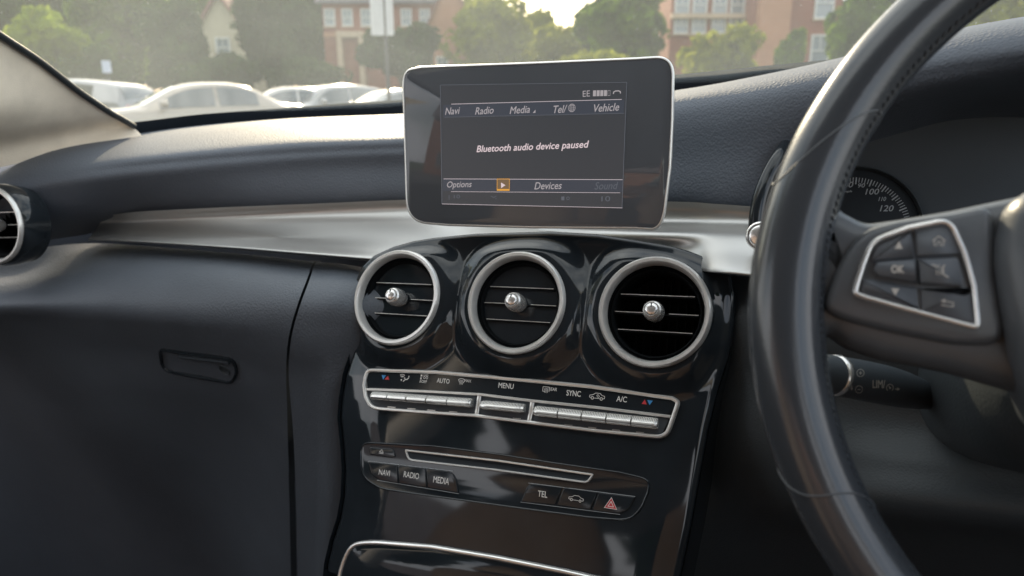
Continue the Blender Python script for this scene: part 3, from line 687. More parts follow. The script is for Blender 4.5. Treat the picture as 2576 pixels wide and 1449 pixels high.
# glove box latch in a shallow recess
GL = surf_frame(low_o, (405, 890), (590, 918), (495, 880), (495, 945))
g_o = [GL.px(*p) for p in rounded([(404, 876, 12), (470, 888, 0), (590, 902, 14), (600, 935, 18), (585, 962, 14), (480, 944, 0), (410, 930, 30)])]
latch = MB().sweep(g_o, [(-.002, -.012), (-.0015, .0025), (0, .0035), (.0015, .0030), (.003, -.003)], cap1=True).build('glove_box_latch', M['gloss_key'], dash, smooth=50, m=GL.mat())
lk = GL.px(566, 930); MB().lathe([(.0078, -.003), (.0078, .001), (.0070, .0018), (.0062, .0010), (.0055, .0002), (.0003, .0004)], 40, False, True, lk).build('lock', M['knee'], latch, smooth=50)
sb = MB(); bar(sb, [GL.px(455, 894), GL.px(580, 909)], .004, -.002, .004); sb.build('pull_lip', M['plastic'], latch, smooth=40)
# embossed word on the upper pad
eb = MB(); letters(eb, PIXF, 'AIRBAG', 106, 383, 64, 7, 0, .2); drape(eb, pad_o, .0003).build('embossed_lettering', M['pad_low'], dash, smooth=0)
# driver side: pad rising to the instrument hood
hood = [
    [(1400, 262, 1.0), (1694, 228, .98), (1900, 192, .95), (2110, 146, .92), (2300, 96, .86), (2450, 64, .82), (2700, 22, .76), (3000, -20, .68)],
    [(1400, 266, .80), (1694, 229, .78), (1900, 193, .75), (2110, 147, .72), (2300, 97, .70), (2450, 65, .68), (2700, 23, .64), (3000, -15, .58)],
    [(1400, 282, .73), (1694, 241, .71), (1900, 204, .69), (2110, 157, .665), (2300, 108, .645), (2450, 76, .628), (2700, 36, .60), (3000, 0, .55)],
    [(1400, 310, .70), (1694, 268, .685), (1900, 232, .665), (2110, 184, .640), (2300, 138, .62), (2450, 108, .605), (2700, 72, .578), (3000, 40, .53)],
    [(1400, 350, .69), (1694, 315, .675), (1900, 285, .655), (2110, 235, .632), (2300, 190, .612), (2450, 162, .598), (2700, 130, .572), (3000, 100, .525)],
    [(1400, 420, .69), (1694, 400, .670), (1900, 380, .652), (2110, 300, .642), (2300, 250, .630), (2450, 220, .618), (2700, 190, .60), (3000, 160, .55)],
    [(1400, 500, .68), (1694, 502, .662), (1900, 512, .645), (2060, 400, .70), (2300, 330, .72), (2450, 300, .72), (2700, 280, .70), (3000, 250, .65)],
    [(1400, 560, .69), (1694, 560, .68), (1900, 565, .665), (2060, 500, .74), (2300, 420, .76), (2450, 400, .76), (2700, 380, .74), (3000, 350, .70)]]
MB().grid(loft(hood, 120, 70)).build('instrument_hood', M['pad'], dash, smooth=180)
# rim of the instrument binnacle
rimp = catmull([PY(1985, 360, .66), PY(1962, 392, .632), PY(1928, 455, .618), PY(1908, 520, .608), PY(1902, 600, .60), PY(1910, 690, .59)], 40)
MB().tube(rimp, .0065, 14).build('binnacle_rim', M['gloss_key'], dash, smooth=80)
# knee panel under the wheel
knee = [
    [(1800, 690, .60), (1860, 695, .585), (1960, 705, .57), (2200, 760, .56), (2700, 900, .52), (3300, 1000, .48)],
    [(1800, 800, .565), (1860, 800, .55), (1960, 810, .54), (2200, 860, .535), (2700, 980, .50), (3300, 1080, .46)],
    [(1760, 960, .565), (1850, 960, .545), (1950, 970, .530), (2200, 1040, .535), (2700, 1100, .50), (3300, 1160, .46)],
    [(1720, 1120, .575), (1815, 1120, .545), (1930, 1130, .525), (2200, 1165, .51), (2700, 1215, .48), (3300, 1250, .44)],
    [(1690, 1260, .58), (1785, 1260, .555), (1910, 1265, .54), (2200, 1280, .50), (2700, 1330, .47), (3300, 1360, .43)],
    [(1660, 1380, .59), (1750, 1380, .57), (1890, 1380, .57), (2200, 1380, .56), (2700, 1400, .53), (3300, 1430, .49)],
    [(1620, 1650, .63), (1720, 1650, .62), (1860, 1650, .62), (2200, 1650, .62), (2700, 1650, .59), (3300, 1650, .55)]]
MB().grid(loft(knee, 90, 60)).build('knee_panel', M['knee'], dash, smooth=180)

# ---- vent at the passenger end
LV = Frame(PZ(-14, 567, .825), 8, 6)
lp = make_vent(LV, 0, 0, 0, 'round vent at the far passenger end of the dashboard, cut by the picture edge', Rr=.0455)
lathe_part([(.0462, -.03), (.0488, -.014), (.0484, -.004), (.0466, .0005), (.0452, .0)], 'housing_collar', M['gloss'], lp, 80)

# ---- start button
SB = Frame(PY(1914, 594, .55), 15)
st = empty('start_button', SB.mat(), 'chrome ringed start button half hidden behind the steering wheel rim', 'start button')
lathe_part([(.0110, -.012), (.0110, .002), (.0104, .0035), (.0095, .004), (.0088, .002)], 'chrome_ring', M['chrome'], st, 48)
lathe_part([(.0089, .001), (.0086, .0035), (.007, .0046), (.0004, .005)], 'button_cap', M['chrome'], st, 48, False, True, smooth=80)

# ---- instrument cluster
CL = Frame(PY(2140, 585, .69), 14)
clu = empty('instrument_cluster', CL.mat(), 'dark instrument cluster behind the wheel with a dim speedometer dial', 'instrument cluster')
cw = [CL.px(*p) for p in rounded([(1945, 330, 60), (2700, 240, 60), (2700, 760, 40), (1930, 700, 60)])]
face = MB().sweep(cw, [(0, -.006), (.001, -.004)], cap1=True).build('cluster_face', M['plastic'], clu, smooth=0)
dc = CL.px(2140, 581); rr = abs(CL.px(2312, 581)[0] - dc[0]); ry = abs(CL.px(2140, 409)[1] - dc[1]); rd = (rr + ry) / 2 * .985
dial = MB().lathe([(rd * .985, -.003), (rd * .97, -.0025), (.0005, -.0025)], 96, False, True, dc).build('dial', M['dark'], clu, smooth=40)
MB().lathe([(rd * 1.02, -.004), (rd * 1.02, .002), (rd * 1.005, .0035), (rd * .99, .002), (rd * .975, -.003)], 96, False, False, dc).build('dial_ring', M['knee'], clu, smooth=60)
nm = MB()
for s, u, v, ww, hh in (('80', 2134, 464.5, 28, 14), ('90', 2167, 466.5, 20, 10), ('100', 2195, 482, 36, 14.5), ('110', 2220, 500.5, 20, 10), ('120', 2231.5, 524, 36, 15), ('mph', 2132.5, 482, 22, 6)): letters(nm, CL, s, u, v, ww, hh, -.002, .22, bold=.0001)
nm.build('numerals', M['print_dim'], dial, smooth=0)
tk = MB()
for k in range(-4, 33):
    a = R(90 - 3.05 * k - 0.5); big = k % 5 == 1
    r1 = rd * .845; r2 = r1 - rd * (.095 if big else .070)
    stroke(tk, [dc + r1 * np.array([math.cos(a), math.sin(a)]), dc + r2 * np.array([math.cos(a), math.sin(a)])], .0011 if big else .0007, -.002)
tk.build('tick_marks', M['print_dim'], dial, smooth=0)

# ---- steering wheel
WC = np.array([.1787, .337, -.0965]); RAKE = math.degrees(.3907); WR = .187
WH = Frame(WC, RAKE)
whl = empty('steering_wheel', WH.mat(), 'large black leather steering wheel at the right edge with a switch pad on its spoke', 'steering wheel')
def rim_pt(t, th, extra=0.0):
    g = math.exp(-((t - 183) / 24) ** 2) + math.exp(-((t + 3) / 24) ** 2)
    rt = .0146 + .0022 * g + extra
    fl = 1.08
    rad = WR + rt * math.cos(th); z = rt * fl * math.sin(th)
    return (rad * math.cos(R(t)), rad * math.sin(R(t)), z)
NT, NS = 240, 28
mb = MB(); rws = [[rim_pt(360 * i / NT, 2 * math.pi * j / NS) for j in range(NS)] for i in range(NT)]
mb.loops(rws + [rws[0]]); mb.build('rim', M['wheel'], whl, smooth=180)
for t0, k in ((157.5, 6.5), (206.5, -4.0)):
    ring = []
    for j in range(48):
        th = 2 * math.pi * j / 48
        ring.append(rim_pt(t0 + k * math.cos(th) * 1.0 + 1.6 * math.sin(2 * th), th, -.0001))
    sm = MB(); sm.tube(ring + ring[:2], .00045, 8, False); sm.build('rim_seam', M['wheel_pl'], whl, smooth=80)
stt = MB()
for i in range(140):
    t = 100 + 160 * i / 140; p = np.array(rim_pt(t, math.pi * 1.0 - .55, .0003)); q = np.array(rim_pt(t + .55, math.pi * 1.0 - .45, .0003))
    stt.tube([p, q], .0003, 5)
stt.build('stitching', M['wheel'], whl, smooth=60)
spk_px = rounded([(2040, 440, 0), (2085, 478, 10), (2118, 524, 14), (2180, 556, 24), (2260, 545, 0), (2400, 521, 0), (2576, 484, 0), (2900, 420, 0), (2900, 1090, 0), (2576, 985, 0), (2400, 935, 0), (2220, 900, 0), (2130, 872, 18), (2085, 838, 14), (2050, 860, 0), (2010, 700, 0)], 8)
spk = [WH.px(u, v, .002) for u, v in spk_px]
MB().sweep(spk, [(0, -.022), (-.0005, -.008), (.0012, -.0025), (.0045, .0010), (.0095, .0026), (.015, .003)], cap0=True, cap1=True).build('spoke', M['wheel_pl'], whl, smooth=70)
pad_px = rounded([(2062, 776, 50), (2110, 650, 60), (2172, 572, 60), (2260, 550, 0), (2400, 530, 0), (2505, 508, 60), (2510, 600, 0), (2512, 690, 0), (2545, 872, 80), (2400, 868, 0), (2240, 836, 0), (2120, 806, 40)], 10)
spad = MB().sweep([WH.px(u, v, .008) for u, v in pad_px], [(0, .0005), (.0004, .0045), (.0016, .0066), (.0036, .0078)], cap1=True).build('switch_pad', M['wheel_pl'], whl, smooth=70)
bz_px = rounded([(2146, 720, 10), (2164, 662, 0), (2188, 600, 34), (2284, 566, 0), (2395, 543, 40), (2437, 633, 0), (2461, 716, 0), (2474, 836, 40), (2417, 821, 0), (2284, 785, 0), (2174, 754, 0), (2143, 742, 24)], 8)
bz = [WH.px(u, v, .0105) for u, v in bz_px]
MB().sweep(bz, [(-.0004, .006), (0, .0092), (.0008, .0106), (.0018, .0106), (.0025, .0092), (.0027, .006)]).build('bezel', M['chrome'], spad, smooth=80)
MB().sweep(bz, [(.0025, .0072), (.0028, .0074)], cap1=True).build('switch_base', M['dark'], spad, smooth=0)
def sw_key(pts, h=.0098):
    return MB().sweep([WH.px(u, v, .0098) for u, v in rounded(pts)], [(0, .007), (.0002, h - .0008), (.0010, h)], cap1=True).build('switch_key', M['keys_pl'], spad, smooth=60)
keysw = {
    'up': ([(2198, 618, 24), (2293, 578, 4), (2303, 648, 4), (2212, 655, 10), (2190, 660, 10)], .0094),
    'home': ([(2299, 577, 4), (2392, 556, 30), (2426, 640, 8), (2412, 642, 8), (2307, 647, 4)], .0094),
    'ok': ([(2203, 660, 10), (2304, 652, 4), (2309, 714, 4), (2206, 697, 14), (2197, 680, 6)], .0116),
    'voice': ([(2308, 652, 4), (2410, 648, 10), (2424, 712, 10), (2420, 724, 8), (2313, 715, 4)], .0116),
    'down': ([(2170, 700, 6), (2200, 704, 10), (2309, 722, 4), (2313, 781, 4), (2180, 745, 18), (2163, 735, 12)], .0094),
    'back': ([(2314, 722, 4), (2430, 738, 8), (2451, 715, 10), (2462, 822, 26), (2318, 784, 4)], .0094)}
def sym(name, u, v, ww, hh, f):
    k = sw_key(*keysw[name]); mb = MB(); f(Icon(mb, WH, u, v, ww, hh, keysw[name][1] + .0003)); mb.build('key_symbol', M['print_grey'], k, smooth=0)
sym('up', 2261, 616, 20, 20, lambda i: i.poly([(-1, -1), (1, -1), (0, 1)]))
sym('home', 2362, 606, 33, 27, lambda i: i.line([(-.95, 0), (0, .9), (.95, 0)], .16).line([(-.7, .1), (-.7, -.85), (-.25, -.85), (-.25, -.1), (.25, -.1), (.25, -.85), (.7, -.85), (.7, .1)], .14))
k = sw_key(*keysw['ok']); mb = MB(); letters(mb, WH, 'OK', 2258, 677, 31, 19, .0119, bold=.00015); mb.build('key_symbol', M['print_grey'], k, smooth=0)
sym('voice', 2364, 682, 42, 32, lambda i: i.line([(-1, .9), (-.7, .95), (-.5, .7)], .14).line([(-.4, .9), (-.4, .5)], .14).line([(-.1, .9), (-.1, .5)], .14).line([(-.35, .1), (-.35, -.5)], .12).line([(0, .1), (0, -.6)], .12).line([(.55, .9), (.25, .3), (.45, .1), (.3, -.3), (.6, -.6), (1, -.9)], .2))
sym('down', 2252, 735, 20, 19, lambda i: i.poly([(-1, 1), (0, -1), (1, 1)]))
sym('back', 2383, 763, 33, 22, lambda i: i.line([(-.4, .45), (.9, .2), (.9, -.75), (-.9, -.45)], .2).poly([(-1, .5), (-.3, 1.0), (-.3, .1)]))
hub_px = rounded([(2640, 440, 60), (2545, 500, 40), (2520, 590, 0), (2516, 650, 0), (2530, 760, 0), (2562, 905, 0), (2640, 1100, 60), (3600, 1300, 60), (3900, 800, 0), (3700, 420, 60)], 10)
hub = [WH.px(u, v, .018) for u, v in hub_px]
MB().sweep(hub, [(.001, -.02), (0, .006), (.0012, .012), (.005, .0175), (.012, .021), (.03, .024)], cap1=True).build('airbag_cover', M['wheel_pl'], whl, smooth=70)

# ---- steering column and stalk
colm = empty('steering_column', CARM, 'grey plastic steering column shroud behind the steering wheel', 'steering column')
shr = []
for k, (yy, sx, sz) in enumerate(((.335, .070, .060), (.36, .082, .070), (.42, .088, .076), (.50, .09, .08), (.56, .088, .08))):
    c = np.array([.163, yy, -.105 - (yy - .337) * .42]); shr.append([c + np.array([sx * math.copysign(abs(math.cos(a)) ** .6, math.cos(a)), 0, sz * math.copysign(abs(math.sin(a)) ** .6, math.sin(a))]) for a in np.linspace(0, 2 * math.pi, 48, endpoint=False)])
MB().loops(shr, True, True).build('shroud', M['knee'], colm, smooth=60)
stk = empty('control_stalk', CARM, 'black speed limiter stalk with white symbols and a silver collar behind the wheel spoke', 'control stalk')
sp_pts = [(1990, 925, .400), (2050, 935, .408), (2105, 945, .414), (2170, 957, .424), (2240, 972, .436), (2300, 988, .448), (2345, 1003, .458), (2380, 1020, .468), (2420, 1045, .478)]
P = catmull([PZ(*p) for p in sp_pts], 40); rad = [float(catmull([[.0108], [.0112], [.0116], [.0122], [.0120], [.0104], [.0072], [.0058], [.0050]], 40)[i][0]) for i in range(40)]
arm = MB().tube(P, rad, 24).build('stalk_arm', M['plastic'], stk, smooth=80)
cp = [PZ(2094, 943, .4128), PZ(2101, 944, .4136), PZ(2108, 946, .4144)]
MB().tube(cp, [.0119, .0124, .0119], 28).build('collar', M['chrome'], stk, smooth=80)
sx_ = MB(); SF = PIXF
letters(sx_, SF, 'LIM/', 2210, 966, 31, 19, 0, bold=.4)
i2 = Icon(sx_, SF, 2146, 935.5, 6, 16, 0); i2.poly([(-.9, .1), (.9, .1), (0, 1)]).line([(0, .2), (0, -.9)], .2)
i2 = Icon(sx_, SF, 2142, 974.5, 6, 15, 0); i2.poly([(-.9, -.1), (.9, -.1), (0, -1)]).line([(0, -.2), (0, .9)], .2)
for u, v, plus in ((2163.5, 938.5, 1), (2160, 979, 0)):
    i2 = Icon(sx_, SF, u, v, 14, 19, 0); i2.circ(0, 0, .95, .14).line([(-.45, 0), (.45, 0)], .18)
    if plus: i2.line([(0, -.4), (0, .4)], .18)
i2 = Icon(sx_, SF, 2237.5, 975, 16, 19, 0); i2.circ(0, 0, .9, .18, -50, 230).disc(.05, -.1, .25).line([(.05, -.1), (-.4, .5)], .16)
i2 = Icon(sx_, SF, 2257, 978.5, 12, 8, 0); i2.poly([(-.2, 1), (1, 0), (-.2, -1)]).line([(-1, 0), (0, 0)], .5)
drape(sx_, arm, .0003).build('lettering', M['print_grey'], stk, smooth=0)

# ---- windscreen, pillar
wsc = empty('windscreen', CARM, 'dusty raked windscreen with a black band along its lower edge', 'windscreen')
base = [(150, 380, .66), (318, 330, .755), (500, 312, .86), (700, 298, .93), (1010, 282, 1.0), (1400, 250, 1.03), (1800, 226, 1.0), (2200, 185, .90), (2700, 150, .80), (3900, 60, .66)]
bp = [PY(*p) for p in base]
tops = [np.array([x, .15 + .05 * (1 - ((x + .2) / .6) ** 2), .405]) for x in np.linspace(-.79, .40, len(bp))]
mids = [(a + b) / 2 + np.array([0, .035, .035]) for a, b in zip(bp, tops)]
GR = loft([bp, mids, tops], 60, 30, raw=True)
mg = bpy.data.materials.new('dusty_glass'); mg.use_nodes = True; t = mg.node_tree; t.nodes.clear(); L = t.links.new
tc = t.nodes.new('ShaderNodeTexCoord')
n1 = t.nodes.new('ShaderNodeTexNoise'); n1.inputs['Scale'].default_value = 5; n1.inputs['Detail'].default_value = 6; L(tc.outputs['Object'], n1.inputs['Vector'])
vo = t.nodes.new('ShaderNodeTexVoronoi'); vo.inputs['Scale'].default_value = 130; L(tc.outputs['Object'], vo.inputs['Vector'])
lt = t.nodes.new('ShaderNodeMapRange'); lt.inputs[1].default_value = .12; lt.inputs[2].default_value = .02; L(vo.outputs['Distance'], lt.inputs[0])
sepc = t.nodes.new('ShaderNodeSeparateColor'); L(vo.outputs['Color'], sepc.inputs[0])
gt = t.nodes.new('ShaderNodeMath'); gt.operation = 'GREATER_THAN'; gt.inputs[1].default_value = .6; L(sepc.outputs[0], gt.inputs[0])
sp1 = t.nodes.new('ShaderNodeMath'); sp1.operation = 'MULTIPLY'; L(lt.outputs[0], sp1.inputs[0]); L(gt.outputs[0], sp1.inputs[1])
mr = t.nodes.new('ShaderNodeMapRange'); mr.inputs[1].default_value = .3; mr.inputs[2].default_value = .7; mr.inputs[3].default_value = .085; mr.inputs[4].default_value = .135; L(n1.outputs[0], mr.inputs[0])
ad = t.nodes.new('ShaderNodeMath'); ad.operation = 'MULTIPLY_ADD'; ad.use_clamp = True; ad.inputs[1].default_value = .30; L(sp1.outputs[0], ad.inputs[0]); L(mr.outputs[0], ad.inputs[2])
tr = t.nodes.new('ShaderNodeBsdfTransparent'); tr.inputs[0].default_value = (.90, .93, .90, 1)
tl = t.nodes.new('ShaderNodeBsdfTranslucent'); tl.inputs[0].default_value = (.72, .80, .80, 1)
mx = t.nodes.new('ShaderNodeMixShader'); L(ad.outputs[0], mx.inputs[0]); L(tr.outputs[0], mx.inputs[1]); L(tl.outputs[0], mx.inputs[2])
ou = t.nodes.new('ShaderNodeOutputMaterial'); L(mx.outputs[0], ou.inputs[0])
MB().grid(GR).build('glass', mg, wsc, smooth=180)
fr_up = [(318, 309, .752), (332, 308, .755), (400, 300, .80), (500, 288, .855), (667, 275, .915), (859, 260, .965), (1009, 251, .993), (1300, 228, 1.02), (1717, 186, 1.0), (1917, 166, .965), (2110, 148, .92), (2600, 100, .81)]
fu = [PY(u, v, y - .008) for u, v, y in fr_up]; fl = [PY(u, v + 60, y - .003) for u, v, y in fr_up]
MB().grid(loft([fu, fl], 90, 4, raw=True)).build('frit_band', M['frit'], wsc, smooth=180)
edge = [(338, 318, .742), (300, 296, .715), (277, 283, .70), (200, 231, .655), (100, 154, .605), (0, 88, .555), (-160, -20, .49), (-420, -180, .40)]
MB().tube(catmull([PY(u, v, y - .004) for u, v, y in edge], 50), .0042, 10).build('edge_seal', M['seal'], wsc, smooth=80)
pil = MB()
prow = [
    [(360, 344, .730), (262, 366, .690), (122, 396, .630), (-20, 425, .565), (-140, 450, .51)],
    [(334, 320, .738), (240, 330, .692), (110, 350, .630), (-30, 375, .560), (-150, 400, .50)],
    [(274, 287, .696), (180, 296, .650), (70, 312, .592), (-60, 335, .525), (-170, 350, .47)],
    [(194, 234, .651), (120, 248, .612), (20, 268, .555), (-100, 290, .490), (-200, 300, .44)],
    [(94, 157, .601), (30, 176, .565), (-60, 200, .513), (-160, 225, .455), (-250, 230, .41)],
    [(-6, 91, .551), (-70, 112, .517), (-150, 140, .470), (-240, 165, .420), (-320, 160, .38)],
    [(-166, -17, .486), (-240, 10, .455), (-320, 40, .412), (-400, 60, .370), (-470, 40, .335)],
    [(-426, -176, .396), (-500, -150, .368), (-580, -120, .330), (-660, -100, .292), (-720, -120, .26)]]
pil.grid(loft(prow, 30, 60))
po = pil.build('pillar_trim', M['pillar'], None, smooth=180, m=CARM)
tag(po, 'beige fabric covered windscreen pillar at the upper left', 'pillar')

# ---- the rest of the cabin, mostly behind the camera
body = empty('car_body', CARM, 'dark cabin shell of the car with roof lining, doors and seats around the viewer', 'car')
rf = []
for y in np.linspace(.17, -1.5, 12):
    rf.append([np.array([x, y - .02, .40 + .05 * (1 - ((x + .2) / .62) ** 2) - .10 * max(0, -(y + .6)) ** 2]) for x in np.linspace(-.83, .43, 14)])
MB().grid(rf).grid([[p + np.array([0, 0, .05]) for p in r] for r in rf]).build('roof_lining', M['liner'], body, smooth=180)
for sx in (-1.08, .57):
    d = MB(); d.box((sx, -.57, -.47), (.05, 1.9, .80)); d.box((sx + (.05 if sx < 0 else -.05), -.45, -.22), (.07, 1.3, .06)); d.build('door_panel', M['cabin'], body, smooth=0)
    p = MB(); xx = -.88 if sx < 0 else .48
    p.tube([(sx, -.42, -.1), (xx, -.45, .20), (xx + (.06 if sx < 0 else -.06), -.47, .40)], .05, 8); p.build('door_pillar', M['liner'], body, smooth=60)
    p = MB(); p.tube([(sx, -1.55, -.1), (xx + (.1 if sx < 0 else -.1), -1.35, .25), (xx + (.15 if sx < 0 else -.15), -1.2, .38)], .07, 8); p.build('rear_pillar', M['liner'], body, smooth=60)
    p = MB(); p.tube([(-.80 if sx < 0 else .40, .16, .41), (-.83 if sx < 0 else .43, -.5, .41), (-.79 if sx < 0 else .39, -1.3, .34)], .035, 8); p.build('roof_rail', M['liner'], body, smooth=60)
MB().box((-.2, -1.6, -.42), (1.5, .2, .85)).build('rear_seat', M['seat'], body, smooth=0)
for sx in (-1.48, .60): MB().box((sx, .70, -.5), (.04, .95, .84)).build('footwell_panel', M['cabin'], body, smooth=0)
MB().box((-.45, 1.20, -.5), (2.2, .04, .78)).build('bulkhead', M['cabin'], body, smooth=0)
MB().box((-.2, -.27, -.86), (2.3, 2.94, .04)).build('floor_pan', M['cabin'], body, smooth=0)
for cx in (-.60, .18):
    s_ = []
    for zz, wv, dv in ((-.65, .24, .06), (-.5, .25, .07), (-.25, .25, .065), (-.02, .22, .055), (.06, .17, .045)):
        c = np.array([cx, -.42 - (zz + .65) * .28, zz]); s_.append([c + np.array([wv * math.copysign(abs(math.cos(a)) ** .5, math.cos(a)), dv * math.copysign(abs(math.sin(a)) ** .5, math.sin(a)), 0]) for a in np.linspace(0, 2 * math.pi, 28, endpoint=False)])
    s_ = MB().loops(s_, True, True).build('seat', M['seat'], body, smooth=50)
    h_ = []
    for zz, wv, dv in ((.09, .10, .03), (.12, .13, .045), (.20, .135, .045), (.26, .10, .03)):
        c = np.array([cx, -.60 - (zz) * .28, zz]); h_.append([c + np.array([wv * math.copysign(abs(math.cos(a)) ** .5, math.cos(a)), dv * math.copysign(abs(math.sin(a)) ** .5, math.sin(a)), 0]) for a in np.linspace(0, 2 * math.pi, 20, endpoint=False)])
    MB().loops(h_, True, True).build('headrest', M['seat'], s_, smooth=50)
bn = []
for y, z, wv in ((1.02, -.14, .68), (1.3, -.155, .74), (1.7, -.19, .78), (2.05, -.26, .74), (2.2, -.38, .62)):
    bn.append([np.array([-.2 + x * wv, y - .12 * x * x, z - .05 * x * x]) for x in np.linspace(-1, 1, 15)])
M['bonnet'] = pm('bonnet_paint', (.03, .033, .038), .2, .3, coat=1.0, var=.05)
MB().grid(bn).build('bonnet', M['bonnet'], body, smooth=180)
# ================================================================== THE PLACE OUTSIDE
def OP(u, v, d):                                   # point of the outside world at d metres ahead along the ground
    r = ray(u, v); return CAM + r * (d / r[1])
def XG(u, d): return OP(u, 262, d)[0]
def ZG(v, d, u=CXP): return OP(u, v, d)[2]
def T(x, y, z=0, rz=0): return Matrix.Translation((x, y, z)) @ Matrix.Rotation(rz, 4, 'Z')
# ground
M['asphalt'] = pm('asphalt', (.055, .054, .052), .85, var=.25, vscale=.6, bump=.3, bscale=30, btype='noise')
M['grass'] = pm('lawn_grass', (.06, .09, .03), .9, var=.3, vscale=.8, bump=.5, bscale=20, btype='noise')
M['kerb'] = pm('kerb_stone', (.30, .29, .27), .8, var=.15)
M['line'] = pm('road_paint', (.70, .70, .66), .7, var=.15, vscale=3)
g = MB(); g.box((0, 300, -.5), (1800, 1800, 1.0)); gd = g.build('ground', M['grass'], smooth=0); tag(gd, kind='structure')
g = MB(); g.box((0, 2, -.096), (70, 46, .2)); cp_ = g.build('car_park', M['asphalt'], smooth=0); tag(cp_, kind='structure')
g = MB(); g.box((0, 25.2, .06), (70, .3, .13)); tag(g.build('kerb', M['kerb'], smooth=0), kind='structure')
g = MB()
for i in range(-6, 7): g.box((i * 2.6 + 1, 13.5, .006), (.1, 4.8, .004))
tag(g.build('bay_markings', M['line'], smooth=0), kind='structure')

# trees ---------------------------------------------------------------
def leafmat(name, c, c2, trans=.25):
    m = bpy.data.materials.new(name); m.use_nodes = True; t = m.node_tree; t.nodes.clear(); L = t.links.new
    tc = t.nodes.new('ShaderNodeTexCoord'); n = t.nodes.new('ShaderNodeTexNoise'); n.inputs['Scale'].default_value = .9; n.inputs['Detail'].default_value = 6; L(tc.outputs['Object'], n.inputs['Vector'])
    rp = t.nodes.new('ShaderNodeMapRange'); rp.inputs[1].default_value = .35; rp.inputs[2].default_value = .65; L(n.outputs[0], rp.inputs[0])
    mx = t.nodes.new('ShaderNodeMix'); mx.data_type = 'RGBA'; mx.inputs['A'].default_value = (*c, 1); mx.inputs['B'].default_value = (*c2, 1); L(rp.outputs[0], mx.inputs['Factor'])
    d = t.nodes.new('ShaderNodeBsdfDiffuse'); tl = t.nodes.new('ShaderNodeBsdfTranslucent'); L(mx.outputs['Result'], d.inputs[0]); L(mx.outputs['Result'], tl.inputs[0])
    ms = t.nodes.new('ShaderNodeMixShader'); ms.inputs[0].default_value = trans; L(d.outputs[0], ms.inputs[1]); L(tl.outputs[0], ms.inputs[2])
    o = t.nodes.new('ShaderNodeOutputMaterial'); L(ms.outputs[0], o.inputs[0]); return m
LM = {'lime': leafmat('leaf_lime', (.16, .24, .015), (.28, .34, .02), .55), 'mid': leafmat('leaf_mid', (.035, .075, .010), (.15, .24, .012), .5),
      'dark': leafmat('leaf_dark', (.016, .036, .010), (.04, .075, .015), .35), 'olive': leafmat('leaf_olive', (.16, .18, .02), (.28, .30, .02), .6), 'grey': leafmat('leaf_grey_green', (.028, .045, .020), (.055, .085, .028), .35)}
M['bark'] = pm('bark', (.07, .055, .04), .9, var=.3, bump=.5, bscale=12, btype='noise')
def make_tree(u, vtop, vbot, hw, d, kind, label, cat='tree', name='tree', n=2600, group='trees beyond the car park', seed=0, leaf=.30, depth=.8):
    rnd = np.random.default_rng(seed + int(u) + int(d) * 7)
    x = XG(u, d); zt = ZG(vtop, d); zb = max(.15, ZG(vbot, d)); rx = hw / FOC * d; zc = (zt + zb) / 2; rz = (zt - zb) / 2
    t = empty(name, T(x, d), label, cat, group)
    tb = MB(); hgt = zc + rz * .3
    tr_r = max(.06, .035 * zt)
    tb.tube([(0, 0, -.05), (rnd.normal() * .1, rnd.normal() * .1, hgt * .4), (rnd.normal() * .2, rnd.normal() * .2, hgt)], [tr_r, tr_r * .75, tr_r * .3], 10)
    nb = 22; blobs = []
    for i in range(nb):
        q = rnd.normal(size=3); q /= np.linalg.norm(q); rr_ = rnd.uniform(.25, .80)
        c = np.array([q[0] * rx * rr_, q[1] * rx * rr_ * depth, zc + q[2] * rz * rr_]); blobs.append((c, rnd.uniform(.28, .5)))
        if i < 9: tb.tube([(0, 0, max(.2, zb * .8 + .1 * i)), (c * np.array([.5, .5, 1]) + np.array([0, 0, -.25 * rz])), c], [tr_r * .4, tr_r * .25, tr_r * .1], 6)
    tb.build('trunk', M['bark'], t, smooth=60)
    k = rnd.integers(0, nb, n); V = []; 
    cs = np.array([b[0] for b in blobs])[k]; rs = np.array([b[1] for b in blobs])[k]
    dirs = rnd.normal(size=(n, 3)); dirs /= np.linalg.norm(dirs, axis=1)[:, None]
    rad = rnd.uniform(.55, 1.05, n) ** .6
    pts = cs + dirs * (rs * rad)[:, None] * np.array([rx, rx * depth, rz])
    pts[:, 2] = np.maximum(pts[:, 2], .1)
    nr_ = dirs + rnd.normal(size=(n, 3)) * .6; nr_ /= np.linalg.norm(nr_, axis=1)[:, None]
    a = np.cross(nr_, rnd.normal(size=(n, 3))); a /= np.linalg.norm(a, axis=1)[:, None]; b = np.cross(nr_, a)
    sz = leaf * rnd.uniform(.5, 1.3, n)[:, None]
    P = np.stack([pts - a * sz, pts + b * sz * .6, pts + a * sz, pts - b * sz * .6], 1).reshape(-1, 3)
    me = bpy.data.meshes.new('crown'); me.from_pydata(P.tolist(), [], [(4 * i, 4 * i + 1, 4 * i + 2, 4 * i + 3) for i in range(n)]); me.materials.append(LM[kind])
    o = bpy.data.objects.new('crown', me); COL.objects.link(o); o.parent = t
    return t
